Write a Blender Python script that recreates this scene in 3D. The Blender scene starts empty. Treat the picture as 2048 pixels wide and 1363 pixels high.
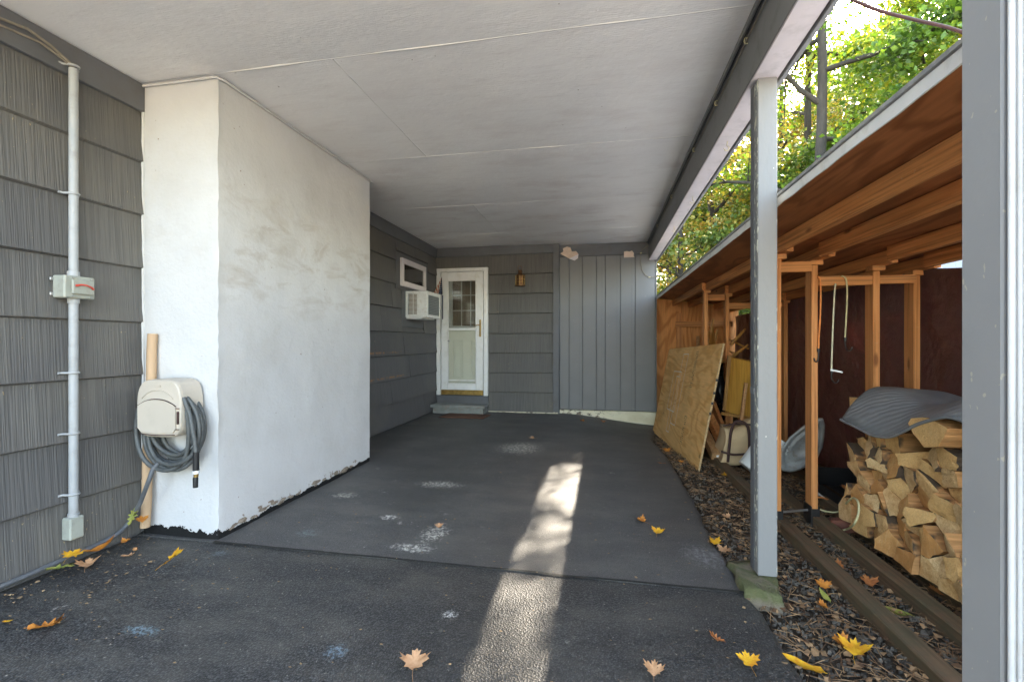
import bpy, bmesh, math, random
import numpy as np
from mathutils import Vector, Matrix, noise as mn

random.seed(7)
R = math.radians
SC = bpy.context.scene
COL = SC.collection

# ------------------------------------------------------------------ camera
F, U0, V0, YAW, CAMZ = 930.0, 1024.0, 681.5, math.atan(181 / 930.0), 1.2
SN, CS = math.sin(YAW), math.cos(YAW)
cam_d = bpy.data.cameras.new('camera')
cam = bpy.data.objects.new('camera', cam_d)
COL.objects.link(cam)
cam.location = (0, 0, CAMZ)
cam.rotation_euler = (R(90), 0, YAW)
cam_d.sensor_width = 36
cam_d.lens = F / 2048 * 36
cam_d.clip_start = .02
cam_d.clip_end = 500
SC.camera = cam

# ------------------------------------------------------------------ sky, sun, exposure
SUNV = Vector((.55, 1.38, 1.0)).normalized()
EL = math.asin(SUNV.z)
AZ = math.atan2(SUNV.x, SUNV.y)
w = bpy.data.worlds.new('World')
SC.world = w
w.use_nodes = True
wn = w.node_tree.nodes
wn.clear()
sky = wn.new('ShaderNodeTexSky')
sky.sky_type = 'NISHITA'
sky.sun_disc = False
sky.sun_elevation = EL
sky.sun_rotation = AZ
sky.air_density = 1.0
sky.dust_density = 3.0
sky.ozone_density = 1.0
bg = wn.new('ShaderNodeBackground')
bg.inputs['Strength'].default_value = .15
wo = wn.new('ShaderNodeOutputWorld')
w.node_tree.links.new(sky.outputs[0], bg.inputs[0])
w.node_tree.links.new(bg.outputs[0], wo.inputs[0])
sl = bpy.data.lights.new('sun', 'SUN')
sl.energy = 2.0
sl.angle = R(.6)
sl.color = (1, .985, .96)
so = bpy.data.objects.new('sun', sl)
COL.objects.link(so)
so.location = (5, 10, 12)
so.rotation_euler = SUNV.to_track_quat('Z', 'Y').to_euler()
SC.view_settings.view_transform = 'Standard'
SC.view_settings.look = 'None'
SC.view_settings.gamma = 1
SC.view_settings.use_curve_mapping = False
SC.view_settings.exposure = 4.1
SC.view_settings.use_white_balance = True
SC.view_settings.white_balance_temperature = 8000
SC.cycles.max_bounces = 10
SC.cycles.diffuse_bounces = 9
SC.cycles.transparent_max_bounces = 12

# ------------------------------------------------------------------ placing helpers (photo point -> point on a real plane)
def ray(u, v):
    a = (u - U0) / F
    return Vector((a * CS - SN, a * SN + CS, (V0 - v) / F))
def at_z(u, v, z=0.0):
    r = ray(u, v); t = (z - CAMZ) / r.z
    return Vector((r.x * t, r.y * t, z))
def at_y(u, v, y):
    r = ray(u, v); t = y / r.y
    return Vector((r.x * t, y, CAMZ + r.z * t))
def at_x(u, v, x):
    r = ray(u, v); t = x / r.x
    return Vector((x, r.y * t, CAMZ + r.z * t))

# ------------------------------------------------------------------ material helpers
class G:
    def __init__(s, name):
        s.m = bpy.data.materials.new(name); s.m.use_nodes = True
        s.t = s.m.node_tree; s.t.nodes.clear()
        s.out = s.n('ShaderNodeOutputMaterial')
        s.p = s.n('ShaderNodeBsdfPrincipled')
        s.l(s.p.outputs[0], s.out.inputs[0])
        s.tc = s.n('ShaderNodeTexCoord')
        s.oi = None
    def n(s, t, **k):
        nd = s.t.nodes.new(t)
        for a, b in k.items(): setattr(nd, a, b)
        return nd
    def l(s, a, b): s.t.links.new(a, b)
    def val(s, sock, v):
        if hasattr(v, 'is_output') or isinstance(v, bpy.types.NodeSocket): s.l(v, sock)
        else: sock.default_value = v
    def coord(s, scale=(1, 1, 1), rnd=0.0):
        v = s.tc.outputs['Object']
        if rnd:
            s.oi = s.oi or s.n('ShaderNodeObjectInfo')
            a = s.n('ShaderNodeVectorMath', operation='SCALE')
            c = s.n('ShaderNodeCombineXYZ')
            for i in range(3): s.l(s.oi.outputs['Random'], c.inputs[i])
            s.l(c.outputs[0], a.inputs[0]); a.inputs['Scale'].default_value = rnd
            b = s.n('ShaderNodeVectorMath', operation='ADD')
            s.l(v, b.inputs[0]); s.l(a.outputs[0], b.inputs[1]); v = b.outputs[0]
        mp = s.n('ShaderNodeVectorMath', operation='MULTIPLY')
        s.l(v, mp.inputs[0]); mp.inputs[1].default_value = scale
        return mp.outputs[0]
    def noise(s, vec, scale, detail=4, rough=.55, dist=0.0, out='Fac'):
        n = s.n('ShaderNodeTexNoise')
        s.l(vec, n.inputs['Vector'])
        n.inputs['Scale'].default_value = scale
        n.inputs['Detail'].default_value = detail
        n.inputs['Roughness'].default_value = rough
        n.inputs['Distortion'].default_value = dist
        return n.outputs[out]
    def voro(s, vec, scale, feature='F1', out='Distance'):
        n = s.n('ShaderNodeTexVoronoi', feature=feature)
        s.l(vec, n.inputs['Vector']); n.inputs['Scale'].default_value = scale
        return n.outputs[out]
    def ramp(s, f, a, b, lo=0.0, hi=1.0):
        n = s.n('ShaderNodeMapRange'); n.clamp = True
        s.val(n.inputs[0], f)
        n.inputs[1].default_value = a; n.inputs[2].default_value = b
        n.inputs[3].default_value = lo; n.inputs[4].default_value = hi
        return n.outputs[0]
    def mix(s, f, a, b, mode='MIX'):
        n = s.n('ShaderNodeMix', data_type='RGBA', blend_type=mode)
        s.val(n.inputs[0], f)
        s.val(n.inputs[6], a if not isinstance(a, tuple) else (*a, 1)[:4])
        s.val(n.inputs[7], b if not isinstance(b, tuple) else (*b, 1)[:4])
        return n.outputs[2]
    def math(s, op, a, b=0.0):
        n = s.n('ShaderNodeMath', operation=op)
        s.val(n.inputs[0], a); s.val(n.inputs[1], b)
        return n.outputs[0]
    def sep(s):
        n = s.n('ShaderNodeSeparateXYZ'); s.l(s.tc.outputs['Object'], n.inputs[0])
        return n.outputs
    def bump(s, h, dist, strength=1.0, prev=None):
        n = s.n('ShaderNodeBump')
        n.inputs['Distance'].default_value = dist; n.inputs['Strength'].default_value = strength
        s.l(h, n.inputs['Height'])
        if prev is not None: s.l(prev, n.inputs['Normal'])
        return n.outputs[0]
    def fin(s, col, rough=.6, normal=None, metal=0, spec=.4):
        s.val(s.p.inputs['Base Color'], col if not isinstance(col, tuple) else (*col, 1)[:4])
        s.val(s.p.inputs['Roughness'], rough)
        s.p.inputs['Metallic'].default_value = metal
        s.p.inputs['Specular IOR Level'].default_value = spec
        if normal is not None: s.l(normal, s.p.inputs['Normal'])
        return s.m

def plain(name, col, rough=.55, var=.18, scale=6, bump=.0, bscale=120, metal=0, spec=.4, chips=None, chipamt=.70, dirt=None, stretch=(1, 1, 1)):
    g = G(name)
    v = g.coord(stretch, 7.0)
    n = g.noise(v, scale, 5)
    c = g.mix(g.ramp(n, .3, .7), tuple(x * (1 - var) for x in col), tuple(min(1, x * (1 + var)) for x in col))
    if dirt:
        d = g.noise(v, scale * 2.3, 7, .65)
        c = g.mix(g.ramp(d, .52, .75, 0, .75), c, dirt)
    if chips:
        k = g.noise(g.coord((1, 1, .6), 3.0), 55, 2, .5)
        k2 = g.noise(g.coord((1, 1, 1), 5.0), 6, 3, .6)
        c = g.mix(g.math('GREATER_THAN', g.math('ADD', k, g.math('MULTIPLY', k2, .35)), chipamt + .19), c, chips)
    nrm = g.bump(g.noise(v, bscale, 3), bump) if bump else None
    return g.fin(c, g.ramp(n, .2, .8, max(0, rough - .08), min(1, rough + .08)), nrm, metal, spec)

def wood(name, a, b, dark, axis=0, scale=1.0, rough=.6, knots=True, weather=None, pale=None):
    g = G(name)
    st = [14, 14, 14]; st[axis] = .9
    v = g.coord(tuple(x * scale for x in st), 9.0)
    n = g.noise(v, 1.6, 5, .6, .8)
    c = g.mix(g.ramp(n, .3, .7), a, b)
    st2 = [60, 60, 60]; st2[axis] = 1.2
    f = g.noise(g.coord(tuple(x * scale for x in st2), 9.0), 1.3, 3, .5)
    c = g.mix(g.ramp(f, .46, .66, 0, .7), c, dark)
    big = g.noise(g.coord((1.2, 1.2, 1.2), 5.0), 1.7, 3)
    c = g.mix(g.ramp(big, .35, .75, 0, .45), c, tuple(x * .62 for x in a))
    if knots:
        st3 = [7, 7, 7]; st3[axis] = 2.2
        k = g.voro(g.coord(tuple(st3), 11.0), 1.0)
        c = g.mix(g.ramp(k, .06, .13, .8, 0), c, tuple(x * .5 for x in dark))
    if weather:
        wv = g.noise(g.coord((2, 2, 4), 3.0), 2.5, 6, .7)
        c = g.mix(g.ramp(wv, .42, .62, 0, .85), c, weather)
    if pale:
        wv = g.noise(g.coord((1, 1, 1), 6.0), 40, 3, .6)
        c = g.mix(g.ramp(wv, .68, .74, 0, .8), c, pale)
    return g.fin(c, rough, g.bump(f, .0012), 0, .3)

def plywood(name, a, b, axis=1, scale=1.0, rings=26, patch=None):
    g = G(name)
    st = [2.6, 2.6, 2.6]; st[axis] = .55
    n = g.noise(g.coord(tuple(x * scale for x in st), 9.0), 1.0, 3, .45, .6)
    s = g.math('SINE', g.math('MULTIPLY', n, rings * 3.0))
    s = g.ramp(s, -.3, 1.0)
    c = g.mix(g.math('MULTIPLY', s, .95), a, b)
    st2 = [40, 40, 40]; st2[axis] = 1.5
    f = g.noise(g.coord(tuple(st2), 4.0), 1.5, 4)
    c = g.mix(g.ramp(f, .4, .75, 0, .4), c, tuple(x * .55 for x in b))
    big = g.noise(g.coord((1, 1, 1), 3.0), 2.0, 4)
    c = g.mix(g.ramp(big, .4, .75, 0, .5), c, tuple(x * .6 for x in a))
    k = g.voro(g.coord((2.3, 2.3, 2.3), 5.0), 1.0)
    c = g.mix(g.ramp(k, .035, .06, .8, 0), c, patch or tuple(x * .35 for x in b))
    return g.fin(c, .62, g.bump(f, .0008), 0, .3)

def shingle_mat(name, axis, strong):
    g = G(name)
    st = [.02, .02, .02]; st[axis] = 1.0
    v = g.coord(tuple(st), 4.0)
    r1 = g.noise(v, 115, 2, .5)
    r2 = g.noise(v, 19, 3, .6)
    base, dk, lt = (.136, .129, .119), (.098, .093, .087), (.165, .156, .141)
    if not strong: base, dk, lt = (.128, .125, .124), (.108, .106, .106), (.142, .139, .135)
    c = g.mix(g.ramp(r1, .42, .58), dk, base)
    c = g.mix(g.ramp(r2, .45, .75, 0, .4 if strong else .3), c, lt)
    s = g.oi or g.n('ShaderNodeObjectInfo')
    g.oi = s
    c = g.mix(g.ramp(s.outputs['Random'], 0, 1, 0, .6), c, (.085, .083, .084))
    big = g.noise(g.coord((1, 1, 1.0), 0), 1.6, 4, .6)
    c = g.mix(g.ramp(big, .45, .7, 0, .5), c, (.155, .143, .12))
    sp = g.noise(g.coord((1, 1, .5), 1.0), 85, 2, .5)
    sp2 = g.noise(g.coord((1, 1, 1), 2.0), 3.0, 3, .6)
    c = g.mix(g.math('GREATER_THAN', g.math('ADD', sp, g.math('MULTIPLY', sp2, .5)), 1.03), c, (.36, .27, .16))
    if not strong:
        # rust-coloured rub marks along two courses, as on the rear wall
        xyz = g.sep()
        for zz, y1 in ((1.045, 6.2), (.71, 6.3)):
            m = g.ramp(g.math('ABSOLUTE', g.math('SUBTRACT', xyz[2], zz)), .006, .018, 1, 0)
            m = g.math('MULTIPLY', m, g.ramp(g.noise(g.coord((1, 1, 1)), 22, 3), .45, .55))
            m = g.math('MULTIPLY', m, g.math('LESS_THAN', xyz[1], y1))
            m = g.math('MULTIPLY', m, g.math('LESS_THAN', xyz[0], -2.7))
            c = g.mix(g.math('MULTIPLY', m, .7), c, (.36, .17, .07))
    h = g.math('ADD', g.ramp(r1, .35, .65), g.math('MULTIPLY', r2, .2))
    return g.fin(c, .62, g.bump(h, .0016 if strong else .0012), 0, .3)

MAT = {}
def build_materials():
    M = MAT
    M['shingle_left'] = shingle_mat('striated shingle paint', 1, True)
    M['shingle_side'] = shingle_mat('smooth shingle paint', 1, False)
    M['shingle_rear'] = shingle_mat('striated shingle paint rear', 0, True)
    M['grey'] = plain('grey trim paint', (.115, .117, .124), .55, .12, 3, .0006, 90, dirt=(.1, .095, .085))
    M['board'] = plain('grey board paint', (.172, .171, .170), .5, .08, 2, .0004, 70, chips=(.6, .58, .5), chipamt=.80)
    g = G('chipped grey post paint')
    v = g.coord((1, 1, .3)); xyz = g.sep()
    n = g.noise(v, 3, 5)
    c = g.mix(g.ramp(n, .3, .7), (.20, .198, .193), (.235, .232, .226))
    edge = g.ramp(g.math('ABSOLUTE', g.math('SUBTRACT', xyz[0], .802)), .0385, .0445, 0, .17)
    k = g.math('ADD', g.math('ADD', g.noise(g.coord((1, 1, .45)), 50, 2, .5), g.math('MULTIPLY', g.noise(g.coord((1, 1, 1)), 6, 3, .6), .3)), edge)
    c = g.mix(g.math('GREATER_THAN', k, .90), c, (.62, .6, .5))
    sc_ = g.noise(g.coord((6, 6, 1)), 9, 5, .7)
    c = g.mix(g.ramp(sc_, .6, .8, 0, .4), c, (.15, .15, .15))
    M['post'] = g.fin(c, .5, g.bump(k, .0015), 0, .4)
    M['post_lightened'] = plain('grey post paint lightened', (.34, .337, .328), .5, .05, 3, .0006, 60, chips=(.5, .47, .38), chipamt=.73)  # same paint as the middle post, lightened to offset its shaded face
    M['beam'] = plain('grey beam paint', (.19, .19, .19), .6, .1, 3, .0008, 60, dirt=(.11, .105, .10))
    M['beam_under'] = plain('beam underside pinkish white paint', (.56, .5, .5), .6, .08, 4, .0008, 60, dirt=(.38, .34, .33))
    M['white'] = plain('white vinyl', (.78, .78, .76), .4, .04, 3, dirt=(.6, .57, .5))
    M['whitemetal'] = plain('white enamelled metal', (.72, .72, .70), .4, .06, 9, dirt=(.5, .42, .33))
    M['pinkwhite'] = plain('pinkish white window vinyl', (.74, .68, .69), .4, .04, 3)
    M['brass'] = plain('aged brass', (.42, .27, .09), .35, .35, 20, .0005, 60, metal=.8)
    M['copper'] = plain('tarnished copper', (.20, .105, .055), .5, .45, 25, .001, 50, metal=.75, dirt=(.08, .05, .03))
    M['sage'] = plain('sage cream door paint', (.72, .715, .63), .5, .05, 3)
    M['conduit'] = plain('grey pvc conduit', (.36, .37, .37), .45, .08, 6, dirt=(.25, .24, .22))
    M['boxgrey'] = plain('grey green enclosure', (.33, .34, .29), .5, .1, 12, .0004, 60, dirt=(.24, .23, .19))
    M['red'] = plain('red plastic', (.6, .05, .03), .4, .1)
    M['redcable'] = plain('dark red cable', (.035, .006, .004), .5, .2)
    M['beige'] = plain('beige plastic', (.52, .455, .375), .42, .04, 5, .0002, 200, dirt=(.45, .4, .33))
    M['hose'] = plain('dark grey hose rubber', (.085, .09, .088), .5, .25, 25, .0008, 90, dirt=(.13, .13, .12))
    M['hose2'] = plain('wall hose', (.11, .115, .12), .5, .2, 12)
    M['black'] = plain('black plastic', (.016, .016, .017), .45, .2, 9, .0008, 70)
    M['bagblack'] = plain('black sheeting', (.012, .012, .014), .28, .2, 9, .003, 12)
    M['tan'] = plain('tan cardboard tube', (.50, .33, .20), .7, .14, 5, .0006, 70, dirt=(.4, .27, .17), stretch=(1, 1, .3))
    M['canvas'] = plain('cream canvas', (.56, .40, .23), .85, .1, 8, .001, 150)
    M['strap'] = plain('brown webbing', (.065, .032, .028), .8, .15, 12)
    M['bucket'] = plain('white bucket plastic', (.74, .75, .73), .35, .05, 5)
    M['green'] = plain('green print', (.05, .28, .1), .5, .1)
    M['sled'] = plain('grey sled plastic', (.36, .37, .36), .4, .25, 9, dirt=(.20, .14, .085))
    M['yellow'] = wood('yellow varnished wood', (.62, .33, .06), (.52, .25, .045), (.32, .14, .02), 2, .8, .45, knots=False)
    M['chair'] = wood('honey chair wood', (.5, .25, .07), (.4, .18, .045), (.2, .08, .02), 2, 1, .4, knots=False)
    M['footing_block'] = None
    M['stud'] = wood('fir stud', (.76, .34, .125), (.62, .235, .075), (.34, .10, .03), 2, 1, pale=(.6, .4, .25))
    M['purlin'] = wood('fir purlin', (.84, .38, .14), (.70, .26, .08), (.30, .085, .024), 1, 1, pale=(.6, .36, .2))
    M['cross'] = wood('fir cross piece', (.76, .34, .125), (.62, .24, .08), (.2, .08, .03), 0, 1)
    M['sill'] = wood('weathered sill timber', (.20, .12, .068), (.14, .085, .05), (.07, .04, .022), 1, 1, .8, weather=(.10, .085, .05))
    M['timber'] = wood('loose timber', (.50, .28, .13), (.42, .2, .08), (.25, .1, .04), 1, .8)
    M['ply_roof'] = plywood('roof sheathing', (.46, .17, .065), (.27, .088, .03), 1, 1, 18)
    M['ply_end'] = plywood('end wall plywood', (.74, .31, .10), (.52, .18, .048), 2, 1, 24, patch=(.75, .38, .16))
    M['ply_lean'] = plywood('leaning plywood', (.90, .53, .21), (.74, .36, .105), 1, 1, 20)
    M['ply_edge'] = plain('plywood edge', (.5, .33, .17), .7, .3, 40)
    M['drip'] = plain('white drip edge', (.80, .79, .75), .45, .08, 3, dirt=(.45, .42, .35))
    M['roofing'] = plain('pale grey mineral roofing', (.38, .38, .37), .7, .2, 30, .002, 60)  # kept pale so sun on the shed roof bounces to the ceiling
    M['slate'] = plain('painted stone step', (.235, .245, .225), .7, .25, 6, .003, 30, dirt=(.25, .13, .08))
    M['mat'] = plain('rust brown door mat', (.125, .058, .035), .9, .3, 30, .002, 150)
    M['peel'] = plain('peeling paper underside', (.72, .54, .42), .8, .1, 12, .001, 60)
    M['fence'] = plain('pale vinyl siding', (.60, .66, .74), .5, .06, 2)
    M['bark'] = plain('tree bark', (.05, .042, .034), .9, .35, 14, .02, 12, stretch=(1, 1, .25))
    M['ropeyellow'] = plain('pale yellow rope', (.55, .5, .28), .7, .15, 40)
    M['ropeorange'] = plain('orange cord', (.75, .25, .07), .6, .15, 40)
    M['ropewhite'] = plain('cream cord', (.62, .6, .42), .7, .15, 40)
    M['steel'] = plain('steel', (.4, .4, .4), .4, .2, 20, metal=.8)
    M['wire'] = plain('wall wire', (.22, .19, .15), .6, .2, 20)
    M['clip'] = plain('yellowed clip', (.55, .48, .3), .6, .1)
    M['brickred'] = plain('red brown timber', (.16, .055, .035), .8, .3, 14, .001, 60)
    M['acorn'] = plain('acorn brown', (.4, .19, .08), .5, .2)
    M['screen'] = plain('storm door dark screen', (.045, .043, .041), .8, .1)
    M['curtain'] = plain('interior curtain', (.22, .16, .12), .9, .25, 4, stretch=(12, 1, .3))
    M['muntin'] = plain('interior door muntin', (.42, .42, .40), .6, .05)
    M['dust'] = plain('sawdust bits', (.33, .22, .12), .9, .3, 30)

    # glass, real panes
    g = G('window glass')
    fr = g.n('ShaderNodeFresnel'); fr.inputs[0].default_value = 1.5
    tp = g.n('ShaderNodeBsdfTransparent'); tp.inputs[0].default_value = (.95, .96, .95, 1)
    gl = g.n('ShaderNodeBsdfGlossy'); gl.inputs['Roughness'].default_value = .02
    mx = g.n('ShaderNodeMixShader'); g.l(fr.outputs[0], mx.inputs[0]); g.l(tp.outputs[0], mx.inputs[1]); g.l(gl.outputs[0], mx.inputs[2]); g.l(mx.outputs[0], g.out.inputs[0])
    M['glass'] = g.m

    # condenser fins
    g = G('crushed condenser fins')
    v = g.coord((1, 1, 1))
    n = g.noise(v, 26, 3, .6)
    xyz = g.sep()
    s = g.math('SINE', g.math('MULTIPLY', xyz[2], 260))
    c = g.mix(g.ramp(s, -1, 1), (.09, .10, .11), (.22, .235, .25))
    c = g.mix(g.math('GREATER_THAN', n, .68), c, (.8, .8, .8))
    M['fins'] = g.fin(c, .4, None, .4)

    # ceiling
    g = G('ceiling paint')
    v = g.coord((1, 1, 1), 3.0)
    n = g.noise(v, 1.1, 6, .62)
    c = g.mix(g.ramp(n, .35, .7), (.86, .85, .845), (.79, .775, .77))
    st = g.noise(g.coord((1.2, 9, 1), 2.0), 2.2, 6, .7)
    c = g.mix(g.ramp(st, .52, .78, 0, .3), c, (.60, .55, .54))
    far = g.sep()[1]
    pink = g.noise(g.coord((1, 2.2, 1), 0), 1.4, 5, .65)
    c = g.mix(g.math('MULTIPLY', g.ramp(pink, .5, .68), g.ramp(far, 2.2, 6.5, .1, .5)), c, (.55, .47, .45))
    sp = g.noise(g.coord((1, 1, 1), 1.0), 28, 2)
    c = g.mix(g.ramp(sp, .76, .79, 0, .7), c, (.2, .15, .11))
    b = g.bump(g.noise(v, 5, 6, .65), .006)
    b = g.bump(g.noise(g.coord((2, 14, 1)), 9, 3, .6), .0016, 1, b)
    M['ceiling'] = g.fin(c, .5, b, 0, .35)
    M['seam'] = plain('seam bead', (.74, .73, .71), .45, .06, 12, .001, 30)

    # stucco chimney
    g = G('chimney stucco')
    v = g.coord((1, 1, 1))
    xyz = g.sep()
    n = g.noise(v, 2.2, 6, .6)
    c = g.mix(g.ramp(n, .3, .7), (.605, .60, .59), (.56, .553, .54))
    so_ = g.noise(g.coord((1, 1, 2.4)), 2.6, 8, .68, .7)
    band = g.math('MULTIPLY', g.ramp(xyz[2], 1.25, 1.65), g.ramp(xyz[2], 2.3, 2.0))
    side = g.ramp(xyz[1], 2.42, 2.5, .25, 1.0)
    c = g.mix(g.math('MULTIPLY', g.math('MULTIPLY', g.ramp(so_, .48, .72), band), g.math('MULTIPLY', side, .8)), c, (.38, .32, .26))
    wn_ = g.noise(g.coord((1, 1, 1)), 1.1, 7, .7)
    c = g.mix(g.ramp(wn_, .5, .8, 0, .3), c, (.47, .44, .38))
    sp = g.noise(v, 36, 2)
    c = g.mix(g.ramp(sp, .75, .78, 0, .8), c, (.22, .12, .07))
    # black tar painted along the foot, ragged, with peeled patches
    e = g.noise(v, 9, 5, .7)
    fr_ = g.ramp(xyz[1], 2.425, 2.445, 1, 0)
    hi = g.math('ADD', g.math('MULTIPLY', e, g.math('ADD', g.math('MULTIPLY', fr_, .14), .085)), g.math('ADD', g.math('MULTIPLY', fr_, -.055), -.008))
    tar = g.math('LESS_THAN', xyz[2], hi)
    e2 = g.noise(v, 16, 4, .7)
    peeled = g.math('MULTIPLY', g.math('LESS_THAN', xyz[2], .085), g.ramp(e2, .6, .62))
    c = g.mix(g.math('MULTIPLY', peeled, g.ramp(xyz[1], 2.42, 2.5)), c, (.27, .21, .16))
    c = g.mix(tar, c, (.012, .012, .012))
    b = g.bump(g.noise(v, 4.5, 6, .62), .011)
    b = g.bump(g.noise(v, 45, 4, .6), .0022, 1, b)
    M['stucco'] = g.fin(c, .75, b, 0, .25)

    # foundation paint
    g = G('foundation paint')
    v = g.coord((1, 1, 1.6))
    n = g.noise(v, 9, 6, .7)
    c = g.mix(g.ramp(n, .53, .56), (.72, .66, .50), (.17, .13, .10))
    n2 = g.noise(v, 3, 4)
    xyz = g.sep()
    c2 = g.mix(g.ramp(n2, .4, .7), (.74, .68, .50), (.58, .50, .32))
    c = g.mix(g.ramp(xyz[0], -.1, .35), c, c2)
    M['foundation'] = g.fin(c, .8, g.bump(n, .004))

    # asphalt
    def asphalt(name, coarse):
        g = G(name)
        v = g.coord((1, 1, 1))
        sc = 125 if coarse else 200
        d = g.voro(v, sc); cl = g.voro(v, sc, out='Color')
        d2 = g.voro(v, sc * .47)
        big = g.noise(v, 1.2, 5, .6)
        base = g.mix(g.ramp(big, .35, .7), (.040, .039, .038) if coarse else (.098, .095, .091), (.066, .062, .056) if coarse else (.122, .117, .11))
        bw = g.n('ShaderNodeRGBToBW'); g.l(cl, bw.inputs[0])
        c = g.mix(g.ramp(bw.outputs[0], .4, .75, 0, .8), base, (.135, .132, .128) if coarse else (.135, .13, .125))
        c = g.mix(g.ramp(d, .3, .7, 0, .9), c, (.012, .012, .012) if coarse else (.055, .054, .052))
        # scattered pale grit, brownish dust and paint splashes
        s1 = g.noise(v, 60, 2, .5)
        c = g.mix(g.ramp(s1, .71, .74, 0, .7), c, (.5, .45, .38))
        s2 = g.noise(v, 5, 7, .75); s3 = g.noise(v, .9, 3)
        m = g.math('MULTIPLY', g.ramp(s2, .635, .67), g.ramp(s3, .5, .6))
        c = g.mix(g.math('MULTIPLY', m, .8), c, (.52, .5, .45))
        du = g.noise(g.coord((1, 2.2, 1)), 1.7, 6, .7)
        c = g.mix(g.ramp(du, .45, .72, 0, .55), c, (.15, .135, .11) if coarse else (.19, .175, .15))
        wr_ = g.noise(g.coord((1, .45, 1)), .8, 4, .6, .5)
        c = g.mix(g.ramp(wr_, .40, .62, .5, 0), c, (.03, .029, .027) if coarse else (.05, .048, .044))
        fs_ = g.noise(g.coord((1, 1.3, 1)), 11, 8, .8)
        c = g.mix(g.ramp(fs_, .60, .68, 0, .5), c, (.30, .28, .24))
        xyz = g.sep()
        def blob(cx, cy, rx, ry, col, amt, thr=.5, nscale=30):
            nonlocal c
            a = g.math('DIVIDE', g.math('SUBTRACT', xyz[0], cx), rx)
            b_ = g.math('DIVIDE', g.math('SUBTRACT', xyz[1], cy), ry)
            r = g.math('ADD', g.math('MULTIPLY', a, a), g.math('MULTIPLY', b_, b_))
            f = g.ramp(r, .1, 1.0, 1, 0)
            q = g.ramp(g.math('ADD', g.noise(v, nscale * 2.2, 8, .8), g.math('MULTIPLY', f, .13)), thr + .09, thr + .20)
            c = g.mix(g.math('MULTIPLY', g.math('MULTIPLY', q, f), amt), c, col)
        if coarse:
            for (u, vv, rx, ry, col, amt) in ((285, 1258, .13, .05, (.2, .3, .34), .8), (672, 1300, .07, .07, (.2, .28, .33), .8),
                                              (900, 1226, .05, .05, (.7, .7, .66), .9), (250, 1045, .06, .03, (.6, .6, .55), .8), (440, 1105, .08, .05, (.2, .27, .3), .5)):
                p = at_z(u, vv); blob(p.x, p.y, rx, ry, col, amt)
        else:
            for (u, vv, rx, ry, col, amt) in ((1040, 895, .38, .42, (.55, .52, .44), .9), (780, 1034, .09, .08, (.7, .68, .6), .9),
                                              (690, 990, .16, .10, (.5, .48, .4), .75), (880, 968, .28, .14, (.55, .52, .45), .85),
                                              (825, 1095, .2, .08, (.7, .68, .6), .9), (615, 1065, .12, .09, (.2, .26, .25), .7), (870, 1065, .12, .22, (.6, .58, .5), .85), (1410, 1110, .18, .22, (.3, .3, .3), .6)):
                p = at_z(u, vv); blob(p.x, p.y, rx, ry, col, amt, .5, 16)
        b = g.bump(d, .0036 if coarse else .0026, .9)
        b = g.bump(d2, .002 if coarse else .0008, .5, b)
        return g.fin(c, g.ramp(big, .3, .7, .48, .62), b, 0, .5)
    M['asphalt_coarse'] = asphalt('coarse asphalt', True)
    M['asphalt_fine'] = asphalt('fine asphalt', False)
    M['tarseam'] = plain('tar seam', (.02, .02, .018), .7, .3, 30, .003, 60, dirt=(.07, .06, .045))

    # soil
    g = G('gravelly soil')
    v = g.coord((1, 1, 1))
    n = g.noise(v, 7, 8, .75); m = g.noise(v, 1.0, 4)
    c = g.mix(g.ramp(n, .35, .7), (.03, .021, .014), (.12, .085, .055))
    c = g.mix(g.ramp(m, .4, .7, 0, .5), c, (.05, .045, .035))
    M['soil'] = g.fin(c, .9, g.bump(g.noise(v, 40, 6, .7), .02), 0, .2)
    g = G('leafy yard')
    v = g.coord((1, 1, 1))
    n = g.noise(v, 5, 8, .8); m = g.noise(v, .35, 4)
    c = g.mix(g.ramp(n, .4, .6), (.36, .27, .16), (.56, .44, .27))
    c = g.mix(g.ramp(m, .45, .55), c, (.30, .30, .14))
    M['yard'] = g.fin(c, .9, g.bump(n, .05), 0, .2)  # light tone chosen to bounce daylight under the carport roof
    g = G('slate chips')
    g.oi = g.n('ShaderNodeObjectInfo')
    n = g.voro(g.coord((1, 1, 1)), 33, out='Color')
    bw = g.n('ShaderNodeRGBToBW'); g.l(n, bw.inputs[0])
    c = g.mix(g.ramp(bw.outputs[0], .2, .8), (.035, .029, .023), (.15, .128, .10))
    M['chips'] = g.fin(c, .65)
    g = G('twig and needle litter')
    n = g.voro(g.coord((1, 1, 1)), 25, out='Color')
    bw = g.n('ShaderNodeRGBToBW'); g.l(n, bw.inputs[0])
    c = g.mix(g.ramp(bw.outputs[0], .2, .8), (.10, .05, .025), (.34, .20, .10))
    M['litter'] = g.fin(c, .8)

    # concrete footing with moss
    g = G('mossy concrete')
    v = g.coord((1, 1, 1))
    n = g.noise(v, 6, 6, .65); m = g.noise(v, 4.5, 4, .6, 1.0); xyz = g.sep()
    c = g.mix(g.ramp(n, .35, .7), (.25, .20, .14), (.15, .12, .085))
    mm = g.math('MULTIPLY', g.ramp(m, .34, .52), g.ramp(xyz[2], -.03, .0))
    c = g.mix(g.math('MULTIPLY', mm, .9), c, (.095, .105, .04))
    M['footing'] = g.fin(c, .9, g.bump(g.noise(v, 22, 6, .7), .02))

    # tarp: thin, lets some sun glow through
    g = G('maroon tarp')
    v = g.coord((1, 1, 1))
    n = g.noise(v, 1.6, 4, .55, .2)
    wv = g.noise(v, 240, 2)
    c = g.mix(g.ramp(n, .35, .7), (.055, .036, .030), (.088, .055, .045))
    sc_ = g.noise(g.coord((1, 3, 3)), 6, 6, .75)
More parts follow.
